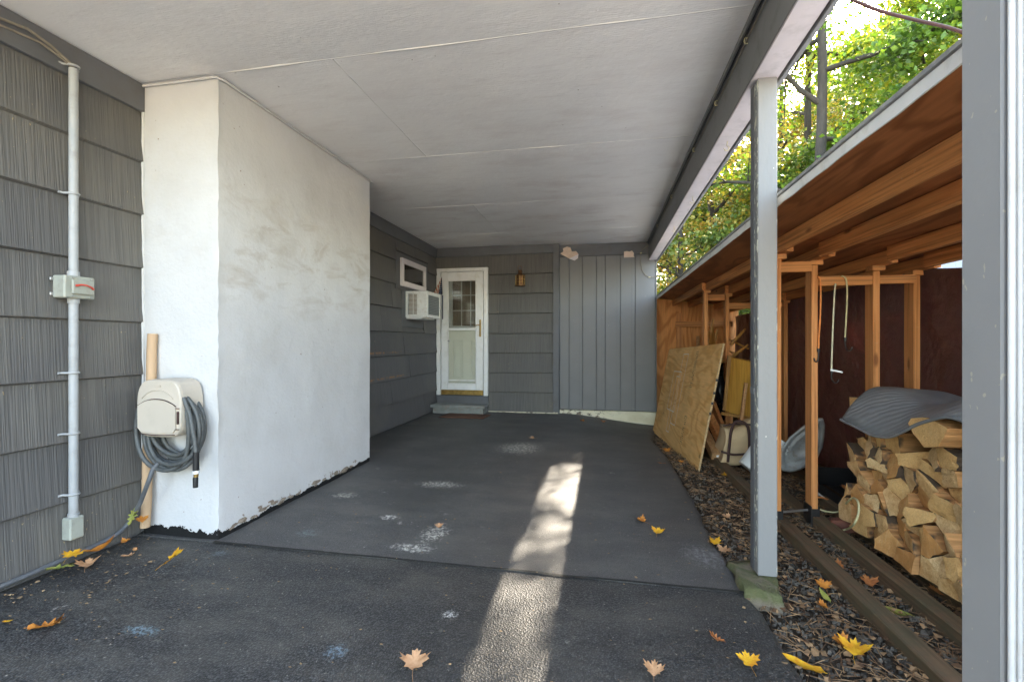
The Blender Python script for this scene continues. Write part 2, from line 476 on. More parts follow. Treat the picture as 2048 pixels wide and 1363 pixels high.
    c = g.mix(g.ramp(sc_, .62, .8, 0, .5), c, (.2, .15, .13))
    b = g.bump(g.noise(v, 2.6, 3, .45, .3), .08)
    b = g.bump(g.noise(v, 14, 4, .6), .008, 1, b)
    g.fin(c, .42, b, 0, .45)
    tr = g.n('ShaderNodeBsdfTranslucent'); tr.inputs[0].default_value = (.13, .024, .018, 1)
    mx = g.n('ShaderNodeMixShader'); mx.inputs[0].default_value = .07
    g.l(g.p.outputs[0], mx.inputs[1]); g.l(tr.outputs[0], mx.inputs[2]); g.l(mx.outputs[0], g.out.inputs[0])
    M['tarp'] = g.m

    # ribbed rubber cover
    g = G('grey ribbed rubber')
    v = g.coord((1, 1, 1))
    wv = g.n('ShaderNodeTexWave'); g.l(v, wv.inputs[0]); wv.bands_direction = 'Y'
    wv.bands_direction = 'DIAGONAL'; wv.inputs['Scale'].default_value = 10; wv.inputs['Distortion'].default_value = 5; wv.inputs['Detail'].default_value = 1.5; wv.inputs['Detail Scale'].default_value = .8
    n = g.noise(v, 8, 5, .65)
    c = g.mix(g.ramp(n, .35, .7), (.20, .215, .225), (.27, .285, .29))
    c = g.mix(g.ramp(wv.outputs['Fac'], .0, .6, .22, 0), c, (.15, .14, .12))
    M['rubber'] = g.fin(c, .5, g.bump(wv.outputs['Fac'], .002), 0, .35)

    # firewood
    g = G('fresh cut log end')
    g.oi = g.n('ShaderNodeObjectInfo')
    v = g.coord((1, 1, 1), 3.0)
    n = g.noise(g.coord((.5, 2.2, 2.2), 3.0), 4, 4, .6)
    s = g.ramp(g.math('SINE', g.math('MULTIPLY', n, 110)), -.6, 1)
    c = g.mix(g.ramp(g.oi.outputs['Random'], 0, .6), (.92, .68, .38), (.80, .50, .21))
    c = g.mix(g.ramp(g.oi.outputs['Random'], .75, .9), c, (.62, .29, .10))
    c = g.mix(g.math('MULTIPLY', s, .38), c, (.55, .28, .10))
    sw = g.noise(g.coord((1, 30, 5), 3.0), 4, 3)
    c = g.mix(g.ramp(sw, .5, .7, 0, .3), c, (.74, .54, .3))
    n3 = g.noise(v, 9, 5, .7)
    c = g.mix(g.ramp(n3, .47, .66, 0, .7), c, (.50, .23, .075))
    n4 = g.noise(v, 25, 4, .7)
    c = g.mix(g.ramp(n4, .66, .74, 0, .6), c, (.14, .07, .03))
    M['logend'] = g.fin(c, .8, g.bump(g.noise(v, 60, 5, .7), .006), 0, .2)
    g = G('split log side')
    g.oi = g.n('ShaderNodeObjectInfo')
    f = g.noise(g.coord((2.5, 50, 50), 3.0), 1, 4)
    c = g.mix(g.ramp(f, .35, .7), (.60, .31, .13), (.3, .15, .06))
    q = g.noise(g.coord((3, 3, 3), 8.0), 2, 3)
    c = g.mix(g.ramp(q, .5, .56), c, (.085, .06, .042))
    M['logside'] = g.fin(c, .85, g.bump(f, .006), 0, .2)

    # leaves of the trees
    def leafmat(name, cols, trans):
        g = G(name)
        geo = g.n('ShaderNodeNewGeometry')
        r = geo.outputs['Random Per Island']
        cr = g.n('ShaderNodeValToRGB')
        els = cr.color_ramp.elements
        while len(els) < len(cols): els.new(.5)
        for i, cc in enumerate(cols):
            els[i].position = i / (len(cols) - 1); els[i].color = (*cc, 1)
        n = g.noise(g.tc.outputs['Object'], .55, 2)
        g.l(g.math('ADD', g.math('MULTIPLY', r, .62), g.ramp(n, .35, .65, -.12, .5)), cr.inputs[0])
        g.fin(cr.outputs[0], .45, None, 0, .35)
        tr = g.n('ShaderNodeBsdfTranslucent')
        tcol = g.mix(1.0, cr.outputs[0], (*trans, 1), 'MULTIPLY')
        g.l(tcol, tr.inputs[0])
        ad = g.n('ShaderNodeAddShader')
        g.l(g.p.outputs[0], ad.inputs[0]); g.l(tr.outputs[0], ad.inputs[1]); g.l(ad.outputs[0], g.out.inputs[0])
        return g.m
    grn = [(.025, .06, .012), (.055, .11, .018), (.09, .16, .022), (.17, .21, .03), (.32, .26, .035)]
    ylw = [(.035, .07, .014), (.07, .11, .02), (.14, .16, .03), (.28, .21, .04), (.32, .16, .045)]
    drk = [(.015, .035, .01), (.03, .06, .014), (.05, .09, .02), (.09, .12, .025), (.2, .17, .03)]
    M['leaf_green'] = leafmat('green leaves', grn, (.6, .62, .32))
    M['leaf_yellow'] = leafmat('yellowing leaves', ylw, (.55, .55, .32))
    M['leaf_dark'] = leafmat('dark leaves', drk, (.7, .7, .4))

    def fallen(name, a, b):
        g = G(name)
        n = g.noise(g.coord((1, 1, 1), 5.0), 30, 4, .65)
        c = g.mix(g.ramp(n, .4, .65), a, b)
        n2 = g.noise(g.coord((1, 1, 1), 9.0), 90, 3, .6)
        c = g.mix(g.ramp(n2, .66, .72, 0, .7), c, tuple(x * .35 for x in b))
        return g.fin(c, .6, g.bump(n, .003), 0, .3)
    M['l_yellow'] = fallen('yellow leaf', (.66, .36, .025), (.55, .22, .02))
    M['l_orange'] = fallen('orange leaf', (.52, .20, .035), (.38, .12, .025))
    M['l_tan'] = fallen('tan leaf', (.50, .28, .15), (.38, .19, .09))
    M['l_brown'] = fallen('rust brown leaf', (.42, .16, .05), (.3, .1, .035))
    M['l_olive'] = fallen('olive leaf', (.2, .22, .05), (.3, .26, .06))
    M['flag_red'] = plain('flag stripes rust and white', (.5, .3, .22), .8)
    g = G('flag stripes')
    x = g.sep()[0]
    z = g.sep()[2]
    s = g.math('SINE', g.math('ADD', g.math('MULTIPLY', x, 150), g.math('MULTIPLY', z, 40)))
    M['flag_stripe'] = g.fin(g.mix(g.ramp(s, -.2, .2), (.42, .13, .08), (.62, .55, .48)), .85)
    M['flag_blue'] = plain('flag canton blue', (.02, .028, .06), .85)
    M['star'] = plain('flag star white', (.65, .65, .65), .8)
build_materials()

# ------------------------------------------------------------------ mesh helpers
class MB:
    def __init__(s): s.v = []; s.f = []; s.mi = []; s.sm = []
    def add(s, vs, fs, mi=0, smooth=False):
        o = len(s.v); s.v += [tuple(p) for p in vs]
        for f in fs: s.f.append(tuple(i + o for i in f)); s.mi.append(mi); s.sm.append(smooth)
        return s
    def box(s, x0, x1, y0, y1, z0, z1, mi=0):
        vs = [(x0, y0, z0), (x1, y0, z0), (x1, y1, z0), (x0, y1, z0), (x0, y0, z1), (x1, y0, z1), (x1, y1, z1), (x0, y1, z1)]
        return s.add(vs, [(3, 2, 1, 0), (4, 5, 6, 7), (0, 1, 5, 4), (1, 2, 6, 5), (2, 3, 7, 6), (3, 0, 4, 7)], mi)
    def cham(s, x0, x1, y0, y1, z0, z1, c=.003, mi=0):
        """box with bevelled edges"""
        bm = bmesh.new()
        r = bmesh.ops.create_cube(bm, size=1)
        for v in r['verts']:
            v.co = Vector(((x0 + x1) / 2 + v.co.x * (x1 - x0), (y0 + y1) / 2 + v.co.y * (y1 - y0), (z0 + z1) / 2 + v.co.z * (z1 - z0)))
        bmesh.ops.bevel(bm, geom=bm.edges[:], offset=c, segments=1, affect='EDGES')
        return s.from_bm(bm, mi)
    def from_bm(s, bm, mi=0, smooth=False, mat=None):
        bm.verts.ensure_lookup_table()
        for i, v in enumerate(bm.verts): v.index = i
        vs = [(mat @ v.co if mat else v.co.copy()) for v in bm.verts]
        s.add(vs, [[v.index for v in f.verts] for f in bm.faces], mi, smooth)
        bm.free(); return s
    def beam(s, a, b, w, h, c=.003, up=Vector((0, 0, 1)), mi=0):
        """bevelled bar from a to b, w across, h along up"""
        a, b = Vector(a), Vector(b); d = b - a; L = d.length; d.normalize()
        x = d.cross(up)
        if x.length < 1e-4: x = d.cross(Vector((0, 1, 0)))
        x.normalize(); z = x.cross(d)
        m = Matrix((x, d, z)).transposed().to_4x4(); m.translation = (a + b) / 2
        t = MB().cham(-w / 2, w / 2, -L / 2, L / 2, -h / 2, h / 2, c)
        return s.add([m @ Vector(p) for p in t.v], t.f, mi)
    def tube(s, pts, r, n=8, mi=0, caps=True, smooth=True):
        pts = [Vector(p) for p in pts]; k = len(pts)
        rs = r if isinstance(r, (list, tuple)) else [r] * k
        vs = []; fs = []
        prev = None
        for i, p in enumerate(pts):
            t = (pts[min(i + 1, k - 1)] - pts[max(i - 1, 0)])
            t = t.normalized() if t.length > 1e-9 else Vector((0, 0, 1))
            if prev is None:
                x = t.cross(Vector((0, 0, 1)))
                if x.length < .05: x = t.cross(Vector((0, 1, 0)))
            else: x = prev - t * prev.dot(t)
            x.normalize(); prev = x; y = t.cross(x)
            for j in range(n):
                a = 2 * math.pi * j / n
                vs.append(p + (x * math.cos(a) + y * math.sin(a)) * rs[i])
        for i in range(k - 1):
            for j in range(n):
                fs.append((i * n + j, i * n + (j + 1) % n, (i + 1) * n + (j + 1) % n, (i + 1) * n + j))
        s.add(vs, fs, mi, smooth)
        if caps:
            s.add([vs[j] for j in range(n)], [tuple(range(n))[::-1]], mi)
            s.add([vs[(k - 1) * n + j] for j in range(n)], [tuple(range(n))], mi)
        return s
    def lathe(s, prof, n=20, mi=0, m=None, smooth=True):
        """prof: (radius, height) pairs, about local z"""
        vs = []; fs = []
        for (r, h) in prof:
            for j in range(n):
                a = 2 * math.pi * j / n
                p = Vector((r * math.cos(a), r * math.sin(a), h)); vs.append(m @ p if m else p)
        for i in range(len(prof) - 1):
            for j in range(n):
                fs.append((i * n + j, i * n + (j + 1) % n, (i + 1) * n + (j + 1) % n, (i + 1) * n + j))
        return s.add(vs, fs, mi, smooth)
    def prism(s, poly, depth, m=None, mi=0):
        """2-D polygon (x, z) pushed along y"""
        n = len(poly)
        vs = [Vector((x, 0, z)) for x, z in poly] + [Vector((x, depth, z)) for x, z in poly]
        if m: vs = [m @ v for v in vs]
        fs = [tuple(range(n)), tuple(range(2 * n - 1, n - 1, -1))] + [(i, i + n, (i + 1) % n + n, (i + 1) % n) for i in range(n)]
        return s.add(vs, fs, mi)
    def mesh(s, name, mats):
        me = bpy.data.meshes.new(name)
        me.from_pydata(s.v, [], s.f)
        for m in (mats if isinstance(mats, (list, tuple)) else [mats]): me.materials.append(MAT[m] if isinstance(m, str) else m)
        me.polygons.foreach_set('material_index', s.mi)
        me.polygons.foreach_set('use_smooth', s.sm)
        me.validate(); me.update()
        return me
    def build(s, name, mats, parent=None, **kw):
        return link(name, s.mesh(name, mats), parent, **kw)

def tag(o, label=None, cat=None, group=None, kind=None):
    if label: o['label'] = label
    if cat: o['category'] = cat
    if group: o['group'] = group
    if kind: o['kind'] = kind
    return o
def link(name, data, parent=None, label=None, cat=None, group=None, kind=None):
    o = bpy.data.objects.new(name, data); COL.objects.link(o)
    if parent is not None:
        o.parent = parent
        if parent.type == 'EMPTY' or True:
            o.matrix_parent_inverse = parent.matrix_world.inverted() if parent.get('world_space') else Matrix()
    return tag(o, label, cat, group, kind)
def thing(name, label, cat, loc=(0, 0, 0), group=None, kind=None):
    o = bpy.data.objects.new(name, None); COL.objects.link(o)
    o.location = loc; o.empty_display_size = .1
    bpy.context.view_layer.update()
    o['world_space'] = 1
    return tag(o, label, cat, group, kind)
def nz(p, s=1.0): return mn.noise(Vector(p) * s)

# ------------------------------------------------------------------ ground
def interp(tab, y):
    if y <= tab[0][0]: return tab[0][1]
    for (a, b), (c, d) in zip(tab, tab[1:]):
        if y <= c: return b + (d - b) * (y - a) / (c - a)
    return tab[-1][1]
edge_px = [(1599, 1337), (1578, 1308), (1537, 1234), (1492, 1188), (1452, 1114), (1417, 1069), (1397, 1015), (1360, 953), (1330, 905), (1306, 872)]
EDGE = sorted([(p.y, p.x) for p in (at_z(u, v, -.01) for u, v in edge_px)])
EDGE = [(-6, EDGE[0][1] + .5), (0, EDGE[0][1] + .15)] + EDGE + [(7.9, .86)]
def dip(x, y):
    a = min(1, max(0, (x + .7) / 1.6)); b = min(1, max(0, (y - 5.0) / 2.6))
    return -.15 * a * a * (3 - 2 * a) * b
def asphalt_sheet(name, y0, y1, mat, lift, label):
    mb = MB(); ny = int((y1 - y0) / .05); nx = 40
    rows = []
    for j in range(ny + 1):
        y = y0 + (y1 - y0) * j / ny
        xe = interp(EDGE, y) + .02 * nz((y, 3, 0), 4) + .012 * nz((y, 9, 0), 17)
        row = []
        for i in range(nx + 1):
            t = i / nx
            x = -2.85 + (xe + 2.85) * (1 - (1 - t) ** 1.6)
            z = lift + dip(x, y) + .004 * nz((x, y, 0), 1.5)
            if i == nx: z -= .055
            elif i == nx - 1: z -= .012
            row.append((x, y, z))
        rows.append(row)
    vs = [p for r in rows for p in r]
    n = nx + 1
    fs = [(j * n + i, j * n + i + 1, (j + 1) * n + i + 1, (j + 1) * n + i) for j in range(ny) for i in range(nx)]
    mb.add(vs, fs, 0, True)
    # front and rear faces of the layer
    for j in (0, ny):
        r = rows[j]
        mb.add(r + [(x, y, z - .06) for x, y, z in r], [(i, i + 1, n + i + 1, n + i) for i in range(nx)])
    return mb.build(name, mat, kind='structure', label=label)
asphalt_sheet('driveway', -1.5, 2.385, 'asphalt_coarse', -.004, 'coarse dark asphalt in front of the carport seam')
asphalt_sheet('carport_floor', 2.39, 7.83, 'asphalt_fine', .0, 'smoother grey asphalt inside the carport')
mb = MB()
for i in range(90):
    x0 = -2.28 + (interp(EDGE, 2.39) + 2.28) * i / 90; x1 = x0 + .034
    a = .008 + .007 * abs(nz((x0, 1, 0), 9)); y = 2.387 + .01 * nz((x0, 5, 0), 3)
    y2 = 2.387 + .01 * nz((x1, 5, 0), 3)
    mb.add([(x0, y - a, .0035), (x1, y2 - a, .0035), (x1, y2 + a, .0045), (x0, y + a, .0045)], [(0, 1, 2, 3)])
mb.build('asphalt_joint', 'tarseam', kind='structure', label='ragged tar joint between the two asphalt layers')

# soil strip under shed, displaced; yard further off
mb = MB(); NX, NY = 110, 220
gx0, gx1, gy0, gy1 = .35, 2.35, .3, 8.6
for j in range(NY + 1):
    for i in range(NX + 1):
        x = gx0 + (gx1 - gx0) * i / NX; y = gy0 + (gy1 - gy0) * j / NY
        z = -.055 + .018 * nz((x, y, 1), 3) + .012 * nz((x, y, 2), 11) + .008 * nz((x, y, 4), 27) + dip(x, y) * .9
        mb.v.append((x, y, z))
n = NX + 1
mb.f = [(j * n + i, j * n + i + 1, (j + 1) * n + i + 1, (j + 1) * n + i) for j in range(NY) for i in range(NX)]
mb.mi = [0] * len(mb.f); mb.sm = [True] * len(mb.f)
mb.build('soil_strip', 'soil', kind='structure', label='dark gravelly soil under the shed')
mb = MB().add([(-150, -150, -.22), (150, -150, -.22), (150, 200, -.22), (-150, 200, -.22)], [(0, 1, 2, 3)])
mb.build('ground', 'yard', kind='structure', label='leaf strewn yard around the house')

mb = MB().add([(-3.5, -30, -.01), (9, -30, -.01), (7, -1.5, -.01), (-2.85, -1.5, -.01)], [(0, 1, 2, 3)])
mb.build('bounce_apron', plain('bounce gravel', (.5, .47, .42), .9, .2, 30, .01, 40), kind='structure', label='bounce gravel added out of view to brighten the carport ceiling')  # added behind the camera so daylight bounces up under the roof
# chips and litter
def chips():
    mb = MB(); rnd = random.Random(3)
    for k in range(8000):
        y = rnd.uniform(1.0, 7.6); x = rnd.uniform(interp(EDGE, y) + .0, 1.75)
        if k % 3 == 0: y = rnd.uniform(1.1, 3.2); x = rnd.uniform(interp(EDGE, y), 1.5)
        z = -.045 + .02 * nz((x, y, 1), 3) + dip(x, y) * .9
        s = rnd.uniform(.004, .013) * (1 if rnd.random() < .94 else 1.7)
        a = rnd.uniform(0, 6.28); ca, sa = math.cos(a), math.sin(a)
        h = s * rnd.uniform(.25, .5)
        q = [(1, .15), (.3, .8), (-.7, .6), (-.95, -.3), (.1, -.8)]
        tx, ty = rnd.uniform(-.5, .5), rnd.uniform(-.5, .5)
        top = []; bot = []
        for (px, py) in q:
            px *= s * rnd.uniform(.7, 1.2); py *= s * rnd.uniform(.6, 1.1)
            wx, wy = px * ca - py * sa, px * sa + py * ca
            top.append((x + wx * .85, y + wy * .85, z + h + wx * tx + wy * ty)); bot.append((x + wx, y + wy, z - .006))
        mb.add(top + bot, [(0, 1, 2, 3, 4)] + [(5 + i, 5 + (i + 1) % 5, (i + 1) % 5, i) for i in range(5)])
    mb.build('gravel', 'chips', kind='stuff', label='loose slate chips on the soil')
    mb = MB()
    for k in range(5200):
        y = rnd.uniform(1.0, 6.5); x = rnd.uniform(interp(EDGE, y) + .02, 1.9)
        z = -.035 + .02 * nz((x, y, 1), 3) + dip(x, y) * .9
        a = rnd.uniform(0, 3.14); L = rnd.uniform(.01, .06); wd = rnd.uniform(.0008, .0022)
        d = Vector((math.cos(a) * L, math.sin(a) * L, rnd.uniform(-.008, .01))); s = Vector((-math.sin(a), math.cos(a), 0)) * wd
        p = Vector((x, y, z))
        mb.add([p - d - s, p - d + s, p + d + s, p + d - s, p + Vector((0, 0, .003))], [(0, 1, 4), (1, 2, 4), (2, 3, 4), (3, 0, 4)])
    for k in range(1500):
        y = rnd.uniform(1.0, 6.5); x = rnd.uniform(interp(EDGE, y) + .05, 1.9)
        z = -.03 + .02 * nz((x, y, 1), 3) + dip(x, y) * .9
        s = rnd.uniform(.008, .024); a = rnd.uniform(0, 6)
        q = [Vector((math.cos(a + t) * s * rnd.uniform(.5, 1), math.sin(a + t) * s * rnd.uniform(.5, 1), rnd.uniform(-.006, .01))) + Vector((x, y, z)) for t in (0, 1.3, 2.6, 3.9, 5.1)]
        mb.add(q, [(0, 1, 2, 3, 4)])
    mb.build('leaf_litter', 'litter', kind='stuff', label='needles, twigs and leaf scraps on the soil')
    # bits on the asphalt
    mb = MB()
    for k in range(420):
        y = rnd.uniform(1.3, 6.5) if k % 2 else rnd.uniform(1.3, 3.0); x = rnd.uniform(-2.7, interp(EDGE, y) - .02)
        if x < -2.2 and y > 2.35: continue
        if k % 3 == 0: x = -2.75 + rnd.random() ** 2 * 1.0; y = rnd.uniform(1.5, 2.35)
        s = rnd.uniform(.0015, .0055); a = rnd.uniform(0, 6); z = dip(x, y) + .004
        q = [Vector((x + math.cos(a + t) * s * (1 if i % 2 else 2.0), y + math.sin(a + t) * s, z + rnd.uniform(0, .003))) for i, t in enumerate((0, 1.5, 3.1, 4.6))]
        mb.add(q, [(0, 1, 2, 3)])
    for k in range(70):
        if k % 2: x, y = -2.76 + rnd.random() ** 2.5 * .5, rnd.uniform(1.6, 2.38)
        else: y = rnd.uniform(1.5, 5.5); x = interp(EDGE, y) - rnd.random() ** 2 * .12
        s = rnd.uniform(.005, .014); a = rnd.uniform(0, 6); z = dip(x, y) + .005
        q = [Vector((x + math.cos(a + t) * s * rnd.uniform(.5, 1.1), y + math.sin(a + t) * s * rnd.uniform(.4, 1), z + rnd.uniform(0, .006))) for t in (0, 1.2, 2.5, 3.7, 5.0)]
        mb.add(q, [(0, 1, 2, 3, 4)])
    mb.build('debris', 'dust', kind='stuff', label='tiny dry leaf crumbs on the asphalt')
chips()

# ------------------------------------------------------------------ shingled walls
COURSE = [2.643, 2.318, 1.988, 1.655, 1.320, .992, .662, .340, .015]
def shingles(parent, to3, s0, s1, joints, mat, top=2.66, skip=None, zoff=0.0, fix=None):
    """courses of lapped shingles; to3(s, n, z) maps along/outward/up into the room"""
    rnd = random.Random(int(abs(s0) * 100) + len(mat))
    for k in range(len(COURSE) - 1):
        zt, zb = COURSE[k] + zoff, COURSE[k + 1] + zoff
        js = [s0] + [j for j in joints(k) if s0 + .06 < j < s1 - .06] + [s1]
        for a, b in zip(js, js[1:]):
            segs = [(a, b, zb, zt)]
            if skip: segs = skip(a, b, zb, zt)
            for (a_, b_, zb_, zt_) in segs:
                if b_ - a_ < .02: continue
                g = .0015
                dz = rnd.uniform(-.002, .002); th = rnd.uniform(.024, .028) * (1.45 if mat != 'shingle_left' else 1)
                low = zb_ + dz; hi = zt_ + (.012 if abs(zt_ - zt) < 1e-4 else 0)
                q = []
                # front bottom edge slightly wavy: 4 stations
                N = 5
                for i in range(N):
                    s = a_ + g + (b_ - a_ - 2 * g) * i / (N - 1); wv = .0025 * nz((s * 3, low, 0), 2)
                    q += [(s, 0, low + wv), (s, th * .35, low + .002 + wv), (s, th + wv, low + .010 + wv), (s, .004, hi)]
                mb = MB()
                vs = [to3(*p) for p in q]
                fs = []
                for i in range(N - 1):
                    o = i * 4
                    fs += [(o, o + 4, o + 5, o + 1), (o + 1, o + 5, o + 6, o + 2), (o + 2, o + 6, o + 7, o + 3), (o + 3, o + 7, o + 4, o)]
                e = (N - 1) * 4
                fs += [(0, 1, 2, 3), (e + 3, e + 2, e + 1, e)]
                mb.add(vs, fs)
                mb.build('shingle', mat, parent)

XL, XC, YB = -2.84, -2.28, 7.68      # left wall plane, chimney side plane, rear wall plane
ZC = 2.8
wl = thing('house_wall', 'grey wall of ribbed shingle courses at far left, in front of the white chimney', 'wall', (XL, 2.0, 0))
MB().box(XL - .12, XL, -4, 2.5, -.2, 2.95).build('sheathing', 'grey', wl)
shingles(wl, lambda s, n, z: (XL + n, s, z), -.6, 2.415, lambda k: [[1.55, .3], [1.98 + .03, .75], [1.96, .5], [1.22, .1], [1.75, .3], [.9, 2.2], [1.45, .2], [1.85, .7]][k], 'shingle_left', zoff=-.01)
MB().cham(XL, XL + .03, -.6, 2.418, 2.628, 2.798).build('frieze_board', 'grey', wl)

ws = thing('house_wall', 'dark grey shingled side wall between the white chimney and the door corner, holding the small window', 'wall', (XL, 6.0, 0))
MB().box(XL - .12, XL, 4.2, 7.8, -.2, 2.95).build('sheathing', 'grey', ws)
def skipwin(a, b, zb, zt):
    # leave room for window trim and the board round the air conditioner
    holes = [(6.03, 7.24, 1.93, 2.46), (6.22, 7.05, 1.40, 1.93)]
    out = [(a, b, zb, zt)]
    for (ha, hb, hz0, hz1) in holes:
        nx = []
        for (a_, b_, z0, z1) in out:
            if b_ <= ha or a_ >= hb or z1 <= hz0 or z0 >= hz1: nx.append((a_, b_, z0, z1)); continue
            if a_ < ha: nx.append((a_, ha, z0, z1))
            if b_ > hb: nx.append((hb, b_, z0, z1))
            m0, m1 = max(a_, ha), min(b_, hb)
            if z0 < hz0 - .01: nx.append((m0, m1, z0, hz0))
            if z1 > hz1 + .01: nx.append((m0, m1, hz1, z1))
        out = nx
    return out
shingles(ws, lambda s, n, z: (XL + n, s, z), 4.285, 7.655, lambda k: [[5.5, 6.7], [4.9, 6.6, 7.3], [5.0, 5.9], [5.6, 7.2], [6.3], [4.8, 6.5], [5.9], [4.9, 7.1]][k], 'shingle_side', skip=skipwin)
MB().cham(XL, XL + .03, 4.285, 7.655, 2.63, 2.798).build('frieze_board', 'grey', ws)
MB().cham(XL, XL + .02, 6.04, 7.23, 1.935, 2.455).build('window_surround', 'grey', ws)
MB().cham(XL, XL + .022, 6.23, 7.04, 1.405, 1.932).build('mounting_board', 'grey', ws)

wb = thing('house_wall', 'grey ribbed shingle wall holding the lantern, right of the white door', 'wall', (-1.4, YB, 0))
MB().box(-3.0, -2.72, YB, YB + .12, -.2, 2.95).box(-1.985, -.70, YB, YB + .12, -.2, 2.95).box(-2.72, -1.985, YB, YB + .12, -.2, .34).box(-2.72, -1.985, YB, YB + .12, 2.40, 2.95).build('sheathing', 'grey', wb)
tb = lambda s, n, z: (s, YB - n, z)
shingles(wb, tb, -1.895, -.80, lambda k: [[-1.72], [-1.66], [-1.72], [-1.7], [-1.6], [-1.73], [], [-1.66]][k], 'shingle_rear', skip=lambda a, b, zb, zt: [(a, b, zb, zt)])
# course above the door
MB().add([tb(*p) for p in [(-2.83, .0, 2.45), (-1.90, 0, 2.45), (-1.90, .022, 2.45), (-2.83, .022, 2.45), (-2.83, .004, 2.64), (-1.90, .004, 2.64), (-1.90, 0, 2.64), (-2.83, 0, 2.64)]],
         [(0, 1, 2, 3), (3, 2, 5, 4), (0, 3, 4, 7), (1, 6, 5, 2), (4, 5, 6, 7)]).build('shingle', 'shingle_rear', wb)
MB().cham(-2.81, -.712, YB - .034, YB, 2.652, 2.798).build('frieze_board', 'grey', wb)
MB().cham(-.80, -.705, YB - .045, YB + .11, .03, 2.797).build('corner_board', 'grey', wb)
MB().cham(-2.80, -1.90, YB - .03, YB, .13, .268).build('kick_board', 'grey', wb)
MB().box(-1.9, -.72, YB - .012, YB - .002, -.02, .03).build('mortar_line', 'foundation', wb)

# recessed board wall with foundation
wr = thing('board_wall', 'grey wall of vertical boards at the right of the rear, above a peeling cream foundation', 'wall', (0, 7.8, 0))
YR = 7.80
MB().box(-.70, .83, YR, YR + .14, .06, 2.95).build('backing', 'grey', wr)
cuts = [-.705, -.545, -.325, -.10, .045, .285, .52, .835]
for i, (a, b) in enumerate(zip(cuts, cuts[1:])):
    g = .004
    MB().cham(a + g, b - g, YR - .02, YR, .065, 2.60, .004).build('board', 'board', wr)
    if i in (1, 3, 4, 5): MB().box(b - .055, b - .052, YR - .0215, YR - .0195, .07, 2.6).build('board_scribe', 'grey', wr)
mb = MB()
N = 60
for i in range(N + 1):
    x = -.70 + 1.53 * i / N
    for z in (2.605, 2.65, 2.70, 2.75, 2.797):
        d = .028 + .006 * nz((x * 2, z * 9, 0), 1.6) + .004 * nz((x, z * 20, 3), 2)
        mb.v.append((x, YR - d, z))
for i in range(N):
    for j in range(4): mb.f.append((i * 5 + j, (i + 1) * 5 + j, (i + 1) * 5 + j + 1, i * 5 + j + 1)); mb.mi.append(0); mb.sm.append(True)
mb.add([(-.70, YR - .028, 2.605), (.83, YR - .028, 2.605), (.83, YR, 2.605), (-.70, YR, 2.605)], [(0, 1, 2, 3)])
mb.build('header_wrap', 'grey', wr)
MB().cham(.835, .855, YR - .03, YR + .14, .06, 2.79).build('edge_trim', 'board', wr)
mb = MB()
for i in range(41):
    x = -.72 + 1.62 * i / 40
    for z in (-.3, -.05, .055):
        mb.v.append((x, YR - .045 - .008 * nz((x, z, 0), 5) + (.0 if z < .05 else .004), z + .004 * nz((x, 0, 0), 12)))
for i in range(40):
    for j in range(2): mb.f.append((i * 3 + j, (i + 1) * 3 + j, (i + 1) * 3 + j + 1, i * 3 + j + 1)); mb.mi.append(0); mb.sm.append(True)
mb.add([mb.v[i * 3 + 2] for i in range(41)] + [(v[0], YR + .14, v[2]) for v in [mb.v[i * 3 + 2] for i in range(41)]], [(i, i + 1, 42 + i, 41 + i) for i in range(40)])
mb.build('foundation', 'foundation', wr)

# house mass beyond the visible walls (seen from the side) and house roof
hb = thing('house', 'grey house body behind the carport walls', 'house', (-5, 5, 0))
MB().box(-9, XL - .13, -4, 11.5, -.2, 5.4).build('left_wing', 'grey', hb)
MB().box(-2.96, .80, 7.97, 11.5, -.2, 4.0).build('rear_wing', 'grey', hb)

